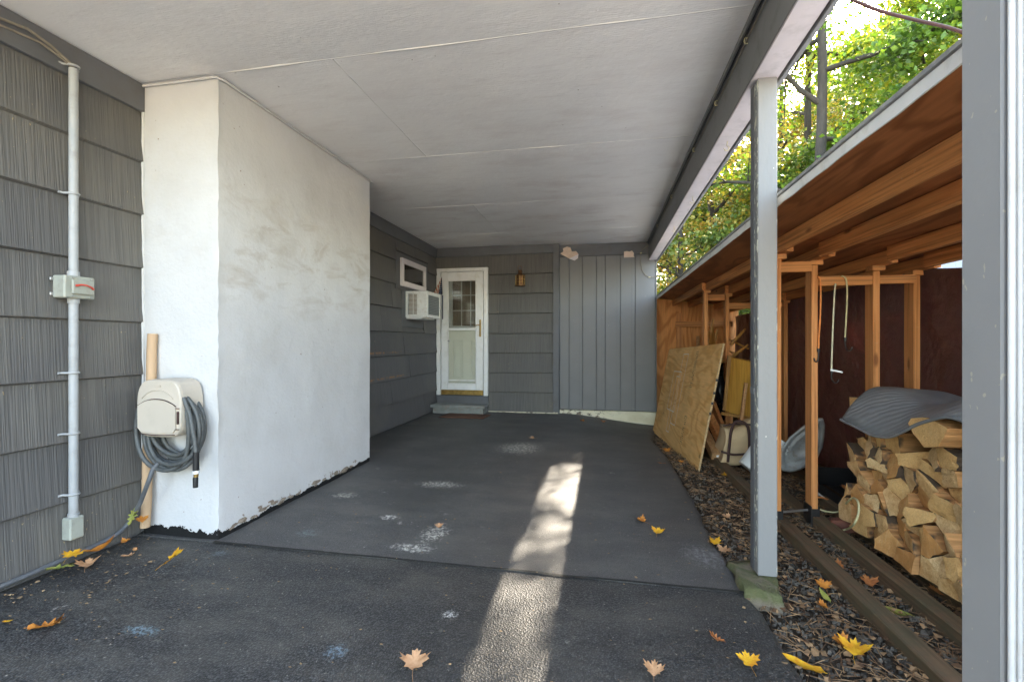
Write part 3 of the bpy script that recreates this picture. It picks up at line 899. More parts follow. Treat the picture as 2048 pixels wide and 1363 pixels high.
# ------------------------------------------------------------------ chimney
def chimney():
    t = thing('chimney', 'broad white stuccoed chimney breast with tarred foot, standing between the grey shingle walls', 'chimney', (-2.55, 3.3, 0))
    mb = MB()
    def disp(p, nx, ny):
        x, y, z = p
        d = .007 * nz((x, y, z), 1.8) + .003 * nz((x, y, z + 7), 6) + .0012 * nz((x, y, z), 24)
        return (x + nx * d, y + ny * d, z)
    def grid(P, nu, nv):
        o = len(mb.v)
        for j in range(nv + 1):
            for i in range(nu + 1): mb.v.append(P(i / nu, j / nv))
        for j in range(nv):
            for i in range(nu):
                a = o + j * (nu + 1) + i
                mb.f.append((a, a + 1, a + nu + 2, a + nu + 1)); mb.mi.append(0); mb.sm.append(True)
    Z0, Z1 = -.08, 2.79
    def corner(z): return .006 * nz((z, 2, 2), 5) + .003 * nz((z, 8, 2), 21)
    def front(u, v):
        z = Z0 + (Z1 - Z0) * v; c = corner(z)
        x = (XL - .01) + (XC - XL + .01 + c) * u
        p = disp((x, 2.42, z), 0, -1)
        return (x, 2.42 + c if u == 1 else p[1], z)
    def side(u, v):
        z = Z0 + (Z1 - Z0) * v; c = corner(z)
        y = (2.42 + c) + (1.86 - c) * u
        p = disp((XC, y, z), 1, 0)
        return (XC + c if u == 0 else p[0], y, z)
    grid(front, 24, 110); grid(side, 80, 110)
    mb.add([(XC, 4.28, Z0), (XL, 4.28, Z0), (XL, 4.28, Z1), (XC, 4.28, Z1)], [(0, 1, 2, 3)])
    mb.build('stucco_breast', 'stucco', t)
    # thin mortar ledge under the ceiling
    mb = MB()
    N = 60; pts = [(XL + (XC - XL) * i / 16, 2.405) for i in range(17)] + [(XC + .016, 2.405 + 1.89 * i / 44) for i in range(1, 45)]
    mb.tube([(x, y, 2.785 + .004 * nz((x, y, 0), 7)) for x, y in pts], .0075, 6)
    mb.build('mortar_ledge', 'stucco', t)
    # ragged caulk where stucco meets shingles
    mb = MB()
    mb.tube([(XL + .018 + .006 * nz((z, 0, 0), 8), 2.415, z) for z in [i * .05 for i in range(0, 54)]], [.008 + .004 * abs(nz((i, 0, 5), .7)) for i in range(54)], 5)
    mb.build('caulk_bead', 'stucco', t)
    mb = MB()
    for k in range(26):
        y = 2.45 + random.random() ** .8 * 1.5; s = random.uniform(.012, .035)
        z = .035 + random.uniform(0, .03)
        q = [(XC + .006 + random.uniform(0, .006), y + math.cos(a) * s * 1.6, z + math.sin(a) * s * random.uniform(.3, .8)) for a in (0, 1.1, 2.2, 3.3, 4.4, 5.4)]
        mb.add([(XC + .014, y, z)] + q, [(0, i + 1, (i + 1) % 6 + 1) for i in range(6)])
    mb.build('loose_flakes', plain('flaking mortar', (.26, .21, .16), .9, .3, 30), t, kind='stuff')
chimney()

# ------------------------------------------------------------------ carport roof
cr = thing('carport_roof', 'white painted panel ceiling and grey edge beam of the carport', 'roof', (0, 4, 2.8))
def rect_panel(x0, x1, y0, y1):
    mb = MB(); nx, ny = max(4, int((x1 - x0) / .12)), max(4, int((y1 - y0) / .12))
    for j in range(ny + 1):
        for i in range(nx + 1):
            x = x0 + (x1 - x0) * i / nx; y = y0 + (y1 - y0) * j / ny
            e = min(1, min(i, nx - i, j, ny - j) / 1.0)
            z = ZC + .012 * nz((x, y, 0), .8) * e + .004 * nz((x, y, 4), 2.4) * e + (.0035 if e == 0 else 0)
            if (i in (0, nx) or j in (0, ny)): z = ZC + .003
            mb.v.append((x, y, z))
    for j in range(ny):
        for i in range(nx):
            a = j * (nx + 1) + i
            mb.f.append((a, a + nx + 1, a + nx + 2, a + 1)); mb.mi.append(0); mb.sm.append(True)
    mb.build('ceiling_panel', 'ceiling', cr)
rows = [(.95, 2.40, []), (2.40, 3.83, [-1.51]), (3.83, 5.29, []), (5.29, 6.75, [-1.51]), (6.75, 7.82, [])]
sm = MB()
for r, (y0, y1, xs) in enumerate(rows):
    cx = [XL - .01] + xs + [.735]
    for a, b in zip(cx, cx[1:]): rect_panel(a + .0015, b - .0015, y0 + .0015, y1 - .0015)
    for x in xs: sm.tube([(x + .004 * nz((y, x, 0), 3), y, ZC + .004) for y in np.linspace(y0, y1, 24)], [.004 + .002 * nz((i, 1, 1), .6) for i in range(24)], 5)
    if r: sm.tube([(x, y0 + .006 * nz((x, y0, 0), 2), ZC + .006) for x in np.linspace(XL + .55 if y0 < 4.2 else XL, .73, 60)], [.005 + .012 * max(0, nz((i * .13, y0, 2), 1)) for i in range(60)], 6)
sm.build('seam_bead', 'seam', cr)
MB().box(XL - .12, .73, .95, 7.95, ZC + .02, ZC + .22).build('roof_deck', 'roofing', cr)
MB().cham(.73, .858, .95, 7.78, 2.512, 2.97, .004).build('edge_beam', 'beam', cr)
MB().cham(.734, .855, .95, 7.77, 2.503, 2.511, .002).build('beam_soffit', 'beam_under', cr)
MB().cham(.861, .885, .93, 7.95, 2.492, 3.02, .003).build('fascia_board', 'beam', cr)
MB().cham(.705, .729, .96, 7.78, 2.765, 2.797, .004).build('cove_trim', 'beam', cr)
# loose wires with clips in the corner of ceiling and beam
pts = [(.713 + .006 * nz((y, 0, 0), 3), y, 2.750 + .012 * nz((y, 0, 0), 2.2)) for y in np.linspace(1.0, 7.7, 90)]
wr1 = MB().tube(pts, .0035, 5).build('loose_wire', 'black', None)
tag(wr1, 'thin dark wire running along the beam under the ceiling', 'wire')
pts = [(.722, y, 2.728 + .010 * nz((y, 5, 0), 1.7)) for y in np.linspace(1.0, 7.7, 90)]
wr2 = MB().tube(pts, .003, 5).build('loose_wire', 'wire', None)
tag(wr2, 'thin brown wire clipped along the inner beam face', 'wire')
for (u, v) in ((1494, 90), (1434, 216), (1389, 317), (1344, 406), (1316, 460)):
    r = ray(u, v); t = .726 / r.x; p = Vector((.726, r.y * t, 2.735))
    mb = MB().tube([p + Vector((.004, 0, .014)), p + Vector((-.010, 0, .016)), p + Vector((-.014, 0, 0)), p + Vector((-.010, 0, -.016)), p + Vector((.004, 0, -.014))], .0035, 6)
    mb.build('wire_clip', 'clip', wr2)
for i, (u, v, lab) in enumerate(((1447, 287, 'thin bare hook under the beam nearest the middle post'), (1383, 396, 'second thin hook back from the middle post under the beam'), (1346, 455, 'small hook under the far end of the beam'))):
    p = at_z(u, v, 2.49); p.x = .80
    a = [p + Vector((0, 0, .013)), p, p + Vector((-.004, 0, -.012)), p + Vector((.012, .004, -.028)), p + Vector((.006, .008, -.045)), p + Vector((-.012, .008, -.045)), p + Vector((-.02, .006, -.03))]
    MB().tube(a, .0028, 6).build('ceiling_hook', 'clip', None, label=lab, cat='hook')

# ------------------------------------------------------------------ posts
def post(y, label, near):
    t = thing('carport_post', label, 'post', (.80, y, 0), group='posts under the carport beam')
    m = 'post_lightened' if near else 'post'
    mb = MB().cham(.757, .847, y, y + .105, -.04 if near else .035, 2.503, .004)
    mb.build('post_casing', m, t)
    if not near:
        MB().cham(.7535, .7565, y + .052, y + .105, .035, 2.50, .001).build('casing_strip', 'grey', t)
        MB().cham(.752, .7565, y + .045, y + .105, .93, .965, .001).build('repair_patch', 'beam', t)
    return t
post(2.50, 'grey carport post with chipped corners on a mossy concrete footing, middle of the opening', False)
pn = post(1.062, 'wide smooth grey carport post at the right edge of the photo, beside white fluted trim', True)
MB().cham(.765, .85, 1.048, 1.0615, -.04, 2.503, .002).build('shadow_strip', 'beam', pn)
tf = thing('door_casing', 'white fluted casing board at the extreme right edge', 'casing', (.8, 1.0, 0))
mb = MB().box(.760, .84, .885, 1.046, -.05, 2.50)
mb.build('casing_board', 'white', tf)
mb = MB()
for k in range(9):
    y = 1.040 - k * .017
    mb.tube([(.7595, y, -.045), (.7595, y, 2.495)], [.0055 if k % 3 else .008] * 2, 8)
mb.build('flutes', 'white', tf)

mb = MB()
bm = bmesh.new(); bmesh.ops.create_cube(bm, size=1)
bmesh.ops.subdivide_edges(bm, edges=bm.edges[:], cuts=7, use_grid_fill=True)
for v in bm.verts:
    x, y, z = v.co
    tap = 1 + (.5 - z) * .16
    wx = .738 + x * .17 * tap; wy = 2.50 + y * .30 * tap
    wz = -.05 + z * .16
    if z > .45: wz = .030 - .05 * max(0, (2.45 - wy)) * 1.2
    q = Vector((wx, wy, wz)); d = .045 * nz(q, 8) + .014 * nz(q, 25)
    v.co = q + Vector((d, d * .8, d * .35))
mb.from_bm(bm, 0, True).build('concrete_footing', 'footing', None, label='rough concrete footing with green moss under the chipped middle post', cat='footing')

# ------------------------------------------------------------------ storm door at the rear
def door():
    x0, x1, z0, z1 = -2.815, -1.90, .272, 2.445
    y = YB
    t = thing('storm_door', 'white storm door with brass handle and kick strip in the rear corner', 'door', ((x0 + x1) / 2, y, z0))
    fr = MB()
    fr.cham(x0, x0 + .075, y - .055, y, z0, z1, .005); fr.cham(x1 - .075, x1, y - .055, y, z0, z1, .005)
    fr.cham(x0 + .076, x1 - .076, y - .055, y, z1 - .06, z1, .005)
    f = fr.build('door_frame', 'white', t)
    MB().cham(x0 + .088, x0 + .10, y - .062, y - .04, z0 + .02, z1 - .07, .002).build('hinge_rail', 'white', f)
    a, b = x0 + .095, x1 - .082       # storm leaf
    zt, zb = z1 - .07, z0 + .095
    L = MB()
    L.cham(a, a + .115, y - .072, y - .045, zb, zt, .006); L.cham(b - .115, b, y - .072, y - .045, zb, zt, .006)
    L.cham(a + .116, b - .116, y - .072, y - .045, zt - .14, zt, .006); L.cham(a + .116, b - .116, y - .072, y - .045, zb, zb + .10, .006)
    leaf = L.build('storm_leaf', 'white', t)
    zi0, zi1, zm = zb + .10, zt - .14, 1.42
    ins = MB()
    for (p, q, r, s) in ((a + .113, a + .128, zi0, zi1), (b - .128, b - .113, zi0, zi1)): ins.cham(p, q, y - .080, y - .05, r, s, .003)
    ins.cham(a + .128, b - .128, y - .080, y - .05, zi1 - .015, zi1, .003); ins.cham(a + .128, b - .128, y - .080, y - .05, zi0, zi0 + .015, .003)
    ins.build('glazing_bead', 'white', leaf)
    MB().cham(a + .117, b - .117, y - .084, y - .05, zm - .04, zm, .004).build('middle_rail', 'white', t)
    MB().cham(a + .13, b - .13, y - .070, y - .05, zi0 + .05, zi0 + .075, .002).build('lower_rail', 'white', t)
    MB().cham(a, b, y - .078, y - .05, z0 + .012, z0 + .092, .004).build('kick_strip', 'brass', t)
    MB().box(a + .12, b - .12, y - .060, y - .057, zi0, zi1).build('storm_glass', 'glass', t)
    # brass lever
    h = MB(); hx = b - .045
    h.cham(hx - .016, hx + .016, y - .084, y - .071, 1.27, 1.56, .006)
    h.tube([(hx, y - .078, 1.47), (hx, y - .12, 1.47)], .009, 8)
    h.tube([(hx, y - .118, 1.47), (hx - .04, y - .12, 1.472), (hx - .08, y - .118, 1.455), (hx - .115, y - .115, 1.468)], [.008, .007, .0055, .004], 8)
    h.build('lever_handle', 'brass', t)
    # main door behind
    d = MB().box(a + .02, b - .02, y + .015, y + .05, z0 + .03, 1.40); d.build('inner_door', 'sage', t)
    idr = MB()
    for (p, q) in ((a + .19, a + .36), (a + .50, a + .67)):
        for (z_, zz) in ((.56, 1.22),):
            idr.cham(p, p + .012, y - .004, y + .016, z_, zz, .003); idr.cham(q - .012, q, y - .004, y + .016, z_, zz, .003)
            idr.cham(p + .012, q - .012, y - .004, y + .016, zz - .012, zz, .003); idr.cham(p + .012, q - .012, y - .004, y + .016, z_, z_ + .012, .003)
            idr.cham(p + .03, q - .03, y + .000, y + .016, z_ + .03, zz - .03, .006)
    idr.build('raised_panel', 'sage', t)
    wdw = MB()
    wdw.box(a + .02, a + .17, y + .015, y + .05, 1.401, 2.36); wdw.box(b - .14, b - .02, y + .015, y + .05, 1.401, 2.36)
    wdw.box(a + .171, b - .141, y + .015, y + .05, 1.401, 1.46); wdw.box(a + .171, b - .141, y + .015, y + .05, 2.25, 2.36)
    wdw.build('inner_door_upper', 'muntin', t)
    for k in (1, 2): MB().box(a + .171 + k * .163 - .008, a + .171 + k * .163 + .008, y + .02, y + .03, 1.461, 2.249).build('muntin', 'muntin', t)
    for k in (1, 2): MB().box(a + .172, b - .142, y + .021, y + .029, 1.46 + k * .263 - .008, 1.46 + k * .263 + .008).build('muntin', 'muntin', t)
    MB().box(a + .172, b - .142, y + .034, y + .036, 1.461, 2.249).build('inner_glass', 'glass', t)
    MB().box(a + .15, b - .12, y + .075, y + .08, 1.42, 2.3).build('curtain', 'curtain', t)
    MB().tube([(a + .14, y - .10, 1.20), (a + .14, y - .068, 1.20)], .016, 10).build('door_knob', 'steel', t)
door()

# step and mat
mb = MB(); bm = bmesh.new(); bmesh.ops.create_cube(bm, size=1); bmesh.ops.subdivide_edges(bm, edges=bm.edges[:], cuts=5, use_grid_fill=True)
for v in bm.verts:
    x, y, z = v.co
    q = Vector((-2.345 + x * .93, 7.50 + y * .33, .118 + z * .045)); d = .012 * nz(q, 7); v.co = q + Vector((d, d, d * .4))
mb.from_bm(bm, 0)
st = mb.build('stone_step', 'slate', None, label='worn blue grey stone slab step below the white storm door', cat='step')
mb = MB().box(-2.78, -1.92, 7.37, 7.66, -.03, .094); mb.build('step_base', 'slate', st)
mb = MB(); N = 14
for j in range(7):
    for i in range(N): mb.v.append((-2.52 + .72 * i / (N - 1) + .03 * (j / 6), 6.92 + .40 * j / 6, .014 + .005 * nz((i, j, 0), .5)))
for j in range(6):
    for i in range(N - 1): mb.f.append((j * N + i, j * N + i + 1, (j + 1) * N + i + 1, (j + 1) * N + i)); mb.mi.append(0); mb.sm.append(True)
o = mb.build('door_mat', 'mat', None, label='thin rust brown mat on the asphalt in front of the stone step', cat='mat')
md = o.modifiers.new('thick', 'SOLIDIFY'); md.thickness = .01

# lantern
def lantern():
    p = at_y(1040, 556, YB - .13)
    t = thing('wall_lantern', 'tarnished brass ship lantern with ring handle on the rear shingles', 'lantern', p)
    m = Matrix.Translation(p)
    x, y, z = p
    b = MB()
    b.lathe([(.001, -.13), (.085, -.13), (.085, -.115), (.072, -.105), (.068, .03), (.078, .042), (.055, .06), (.036, .075), (.03, .10), (.040, .108), (.030, .13), (.001, .14)], 8, 0, m, False)
    b.build('lamp_body', 'copper', t)
    c = MB()
    for k in range(8):
        a = 2 * math.pi * k / 8
        c.tube([(x + .078 * math.cos(a), y + .078 * math.sin(a), z - .11), (x + .078 * math.cos(a), y + .078 * math.sin(a), z + .04)], .0035, 5)
    for zz in (-.07, -.02):
        c.tube([(x + .080 * math.cos(a), y + .080 * math.sin(a), z + zz) for a in np.linspace(0, 6.283, 25)], .003, 5, caps=False)
    c.build('lamp_guard', 'brass', t)
    MB().tube([(x + .036 * math.sin(a), y - .01, z + .165 - .038 * math.cos(a)) for a in np.linspace(0, 6.283, 25)], .004, 6, caps=False).build('ring_handle', 'copper', t)
    MB().box(x - .03, x + .03, y + .06, YB - .02, z - .03, z + .03).build('wall_bracket', 'copper', t)
lantern()

# window
def window():
    y0, y1, z0, z1 = 6.17, 7.09, 1.985, 2.385
    t = thing('small_window', 'small horizontal window in a pinkish white frame above the air conditioner', 'window', (XL, (y0 + y1) / 2, z0))
    f = MB(); w_ = .075
    X0, X1 = XL + .02, XL + .055
    f.cham(X0, X1, y0, y0 + w_, z0, z1, .004); f.cham(X0, X1, y1 - w_, y1, z0, z1, .004)
    f.cham(X0, X1, y0 + w_, y1 - w_, z0, z0 + w_, .004); f.cham(X0, X1, y0 + w_, y1 - w_, z1 - w_, z1, .004)
    f.build('window_frame', 'pinkwhite', t)
    MB().box(X0 + .012, X0 + .016, y0 + w_, y1 - w_, z0 + w_, z1 - w_).build('pane', 'glass', t)
    MB().box(X0 + .001, X0 + .004, y0 + w_, y1 - w_, z0 + w_, z1 - w_).build('blind', plain('grey blind', (.13, .15, .145), .8, .35, 6, stretch=(1, .3, 3)), t)
window()

# air conditioner
def ac():
    X1 = -2.49; y0, y1, z0, z1 = 6.36, 6.93, 1.545, 1.925
    t = thing('air_conditioner', 'white window air conditioner with dented rear fins sticking out below the small window', 'air conditioner', (XL, 6.6, z0))
    fr = MB(); e = .035
    # side face frame (towards the camera), posts and rails
    X0 = XL + .005
    fr.box(X0, X1, y0 + .02, y1, z1 - .012, z1); fr.box(X0, X1, y0 + .02, y1, z0, z0 + .012)
    fr.cham(X0, X0 + .05, y0, y0 + .02, z0, z1, .003); fr.cham(X1 - .045, X1, y0, y0 + .02, z0, z1, .003)
    fr.cham(X0 + .05, X1 - .045, y0, y0 + .02, z1 - e, z1, .003); fr.cham(X0 + .05, X1 - .045, y0, y0 + .02, z0, z0 + .045, .003)
    fr.cham(X1 - .02, X1, y0 + .02, y0 + .06, z0 + .012, z1 - .012, .002); fr.cham(X1 - .02, X1, y1 - .03, y1, z0 + .012, z1 - .012, .002)
    fr.cham(X1 - .02, X1, y0 + .06, y1 - .03, z1 - .05, z1 - .012, .002); fr.cham(X1 - .02, X1, y0 + .06, y1 - .03, z0 + .012, z0 + .04, .002)
    fr.box(X0, X1 - .03, y1 - .01, y1 - .002, z0 + .012, z1 - .012)
    fr.build('cabinet', 'whitemetal', t)
    MB().box(X0 + .19, X1 - .045, y0 + .008, y0 + .014, z0 + .045, z1 - e).build('side_panel', 'whitemetal', t)
    for k in range(16):
        z = z0 + .056 + k * .0185
        MB().box(X0 + .05, X0 + .19, y0 + .004, y0 + .012, z, z + .006).build('louvre', 'whitemetal', t)
    MB().box(X0 + .05, X0 + .19, y0 + .05, y0 + .055, z0 + .045, z1 - e).build('inner_panel', plain('tan dust', (.30, .24, .18), .9), t)
    MB().box(X0 + .128, X0 + .134, y0 + .002, y0 + .012, z0 + .045, z1 - e).build('louvre_bar', 'whitemetal', t)
    MB().box(X1 - .022, X1 - .012, y0 + .06, y1 - .03, z0 + .04, z1 - .05).build('condenser_fins', 'fins', t)
    for k in range(6):
        z = z0 + .07 + k * .045
        MB().cham(X1 - .012, X1 - .006, y0 + .06, y1 - .03, z, z + .006, .001).build('fin_row', 'fins', t)
    MB().box(X0 + .02, X1 - .08, y0 + .02, y1 - .05, z0 - .02, z0 - .001).build('drip_pan', 'whitemetal', t)
    # folded flag tucked between cabinet and door frame
    fl = thing('small_flag', 'small furled stars and stripes flag tucked behind the air conditioner', 'flag', (-2.72, 7.3, 1.95))
    tip = at_y(884, 553, 7.45); bl = at_y(866, 588, 7.45); br = at_y(886, 588, 7.43); md_ = at_y(877, 590, 7.40)
    mb = MB(); n = 6
    A = []
    for j in range(9):
        s = j / 8
        for i in range(n + 1):
            u = i / n; p = tip.lerp(bl.lerp(md_, u), s); p = p + Vector((0, -.02 * math.sin(u * 9) * s, 0)); A.append(p)
    mb.add(A, [(j * (n + 1) + i, j * (n + 1) + i + 1, (j + 1) * (n + 1) + i + 1, (j + 1) * (n + 1) + i) for j in range(8) for i in range(n)], 0, True)
    mb.build('flag_stripes', 'flag_stripe', fl)
    mb = MB(); A = []
    for j in range(9):
        s = j / 8
        for i in range(n + 1):
            u = i / n; p = (tip + Vector((.002, 0, 0))).lerp(md_.lerp(br, u), s); p = p + Vector((0, -.015 - .015 * math.sin(u * 7) * s, 0)); A.append(p)
    mb.add(A, [(j * (n + 1) + i, j * (n + 1) + i + 1, (j + 1) * (n + 1) + i + 1, (j + 1) * (n + 1) + i) for j in range(8) for i in range(n)], 0, True)
    c = mb.build('flag_canton', 'flag_blue', fl)
    mb = MB()
    for j in range(1, 9):
        for i in range(0, 4):
            s = j / 8.5; u = (i + .5 * (j % 2) + .3) / 4.6
            if s < .25 and i > 1: continue
            p = tip.lerp(md_.lerp(br, u), s) + Vector((0, -.036, 0)); r = .0055
            mb.add([p] + [p + Vector((math.sin(k * math.pi / 5) * (r if k % 2 == 0 else r * .5), 0, math.cos(k * math.pi / 5) * (r if k % 2 == 0 else r * .5))) for k in range(10)], [(0, k + 1, (k + 1) % 10 + 1) for k in range(10)])
    mb.build('flag_stars', 'star', fl, kind='stuff')
    MB().tube([br + Vector((.0, -.02, -.02)), br + Vector((-.0, -.02, -.42))], .009, 6).build('flag_stick', 'flag_blue', fl)
ac()

# peeling paper on the header
for (poly, lab) in (([(1120, 507), (1127, 503), (1126, 497), (1134, 493), (1141, 495), (1144, 503), (1152, 502), (1157, 508), (1156, 517), (1149, 521), (1138, 517)], 'large torn flake of pale paper peeling off the grey header, near the corner board'),
                    ([(1248, 503), (1254, 502), (1259, 503), (1264, 501), (1268, 506), (1267, 511), (1269, 514), (1248, 515)], 'small square bare patch on the grey header, near the beam')):
    pts = [at_y(u, v, YR - .043) for u, v in poly]
    c = sum(pts, Vector()) / len(pts)
    big = len(poly) > 9
    pts = [p + Vector((0, -(.02 if big else .0) * (i % 3) * .6, 0)) for i, p in enumerate(pts)]
    mb = MB().add([c + Vector((0, -.012 if big else 0, 0))] + pts, [(0, i + 1, (i + 1) % len(pts) + 1) for i in range(len(pts))])
    o = mb.build('peeled_paper', 'peel', None, label=lab, cat='torn paper')
    if big:
        a = [at_y(1138, 517, YR - .07), at_y(1149, 521, YR - .07), at_y(1156, 516, YR - .075), at_y(1157, 508, YR - .07)]
        MB().add(a, [(0, 1, 2, 3)]).build('folded_corner', 'pinkwhite', o)
# loop of wire on the board wall
pp = [at_y(1309, 484, YR - .05), at_y(1296, 490, YR - .05), at_y(1284, 500, YR - .045), at_y(1281, 506, YR - .04), at_y(1281, 522, YR - .035), at_y(1284, 540, YR - .035), at_y(1291, 550, YR - .035), at_y(1299, 554, YR - .035), at_y(1312, 553, YR - .04)]
o = MB().tube(pp, .006, 6).build('wall_cable', 'wire', None, label='brown cable curving down the board wall from the beam end', cat='cable')
for (u, v) in ((1282, 506), (1299, 554)): 
    p = at_y(u, v, YR - .045); MB().cham(p.x - .016, p.x + .016, p.y - .01, p.y + .01, p.z - .008, p.z + .008, .002).build('cable_clip', 'clip', o)

# ------------------------------------------------------------------ conduit on the left wall
def conduit():
    xw = XL + .055
    base = at_x(147, 1000, xw)
    Y = base.y
    t = thing('electrical_conduit', 'grey plastic conduit with a switch box running up the left shingle wall', 'conduit', (xw, Y, .2))
    zz = lambda v: at_x(146, v, xw).z
    MB().tube([(xw, Y, zz(1035)), (xw, Y, zz(598))], .0205, 16).build('lower_pipe', 'conduit', t)
    MB().tube([(xw, Y, zz(552)), (xw, Y, zz(138))], .0205, 16).build('upper_pipe', 'conduit', t)
    for v in (548, 601, 1031): MB().tube([(xw, Y, zz(v) - .014), (xw, Y, zz(v) + .014)], .026, 16).build('coupling', 'conduit', t)
    for v in (133, 388, 745, 866, 987):
        z = zz(v); s = MB()
        s.tube([(XL + .026, Y - .052, z), (XL + .028, Y - .03, z), (xw, Y - .024, z), (xw + .018, Y - .014, z), (xw + .024, Y, z), (xw + .018, Y + .014, z), (xw, Y + .024, z), (XL + .028, Y + .03, z), (XL + .026, Y + .045, z)], .0065, 6)
        s.build('pipe_strap', 'conduit', t)
    z0, z1 = zz(597), zz(553)
    b = MB().cham(XL + .02, xw + .045, Y - .075, Y + .075, z0, z1, .006); bx = b.build('switch_box', 'boxgrey', t)
    MB().cham(xw + .046, xw + .058, Y - .045, Y + .062, z0 + .022, z1 - .02, .004).build('switch_cover', 'boxgrey', bx)
    zc = (z0 + z1) / 2
    MB().tube([(xw + .062, Y - .034, zc + .006), (xw + .072, Y - .015, zc + .012), (xw + .074, Y + .01, zc + .012), (xw + .072, Y + .035, zc + .004), (xw + .062, Y + .052, zc - .004)], [.006, .004, .004, .004, .006], 8).build('red_lever', 'red', bx)
    for yy in (-.09, ): 
        for z in (z0 + .02, z1 - .02): MB().cham(XL + .022, XL + .03, Y + yy, Y - .075, z - .008, z + .008, .002).build('mounting_tab', 'steel', bx)
    for (dy, dz) in ((-.035, .012), (.055, .012), (-.035, -.012), (.055, -.012)):
        z = (z1 - .011) if dz > 0 else (z0 + .011)
        MB().tube([(xw + .044, Y + dy, z), (xw + .049, Y + dy, z)], .005, 8).build('screw', 'steel', bx)
    z0, z1 = zz(1076), zz(1032)
    MB().cham(XL + .024, xw + .028, Y - .036, Y + .034, z0, z1, .006).build('junction_box', 'boxgrey', t)
    # wires coming out of the top
    a = Vector((xw, Y, zz(134)))
    MB().tube([a, a + Vector((0, -.03, .02)), at_x(100, 90, xw), at_x(55, 58, xw), at_x(0, 37, xw), at_x(-60, 20, xw)], .007, 8).build('feed_cable', 'wire', t)
    MB().tube([a + Vector((0, 0, -.01)), at_x(118, 112, xw - .01), at_x(80, 85, xw - .015), at_x(0, 50, xw - .02), at_x(-60, 28, xw - .02)], .006, 8).build('feed_cable', 'wire', t)
conduit()

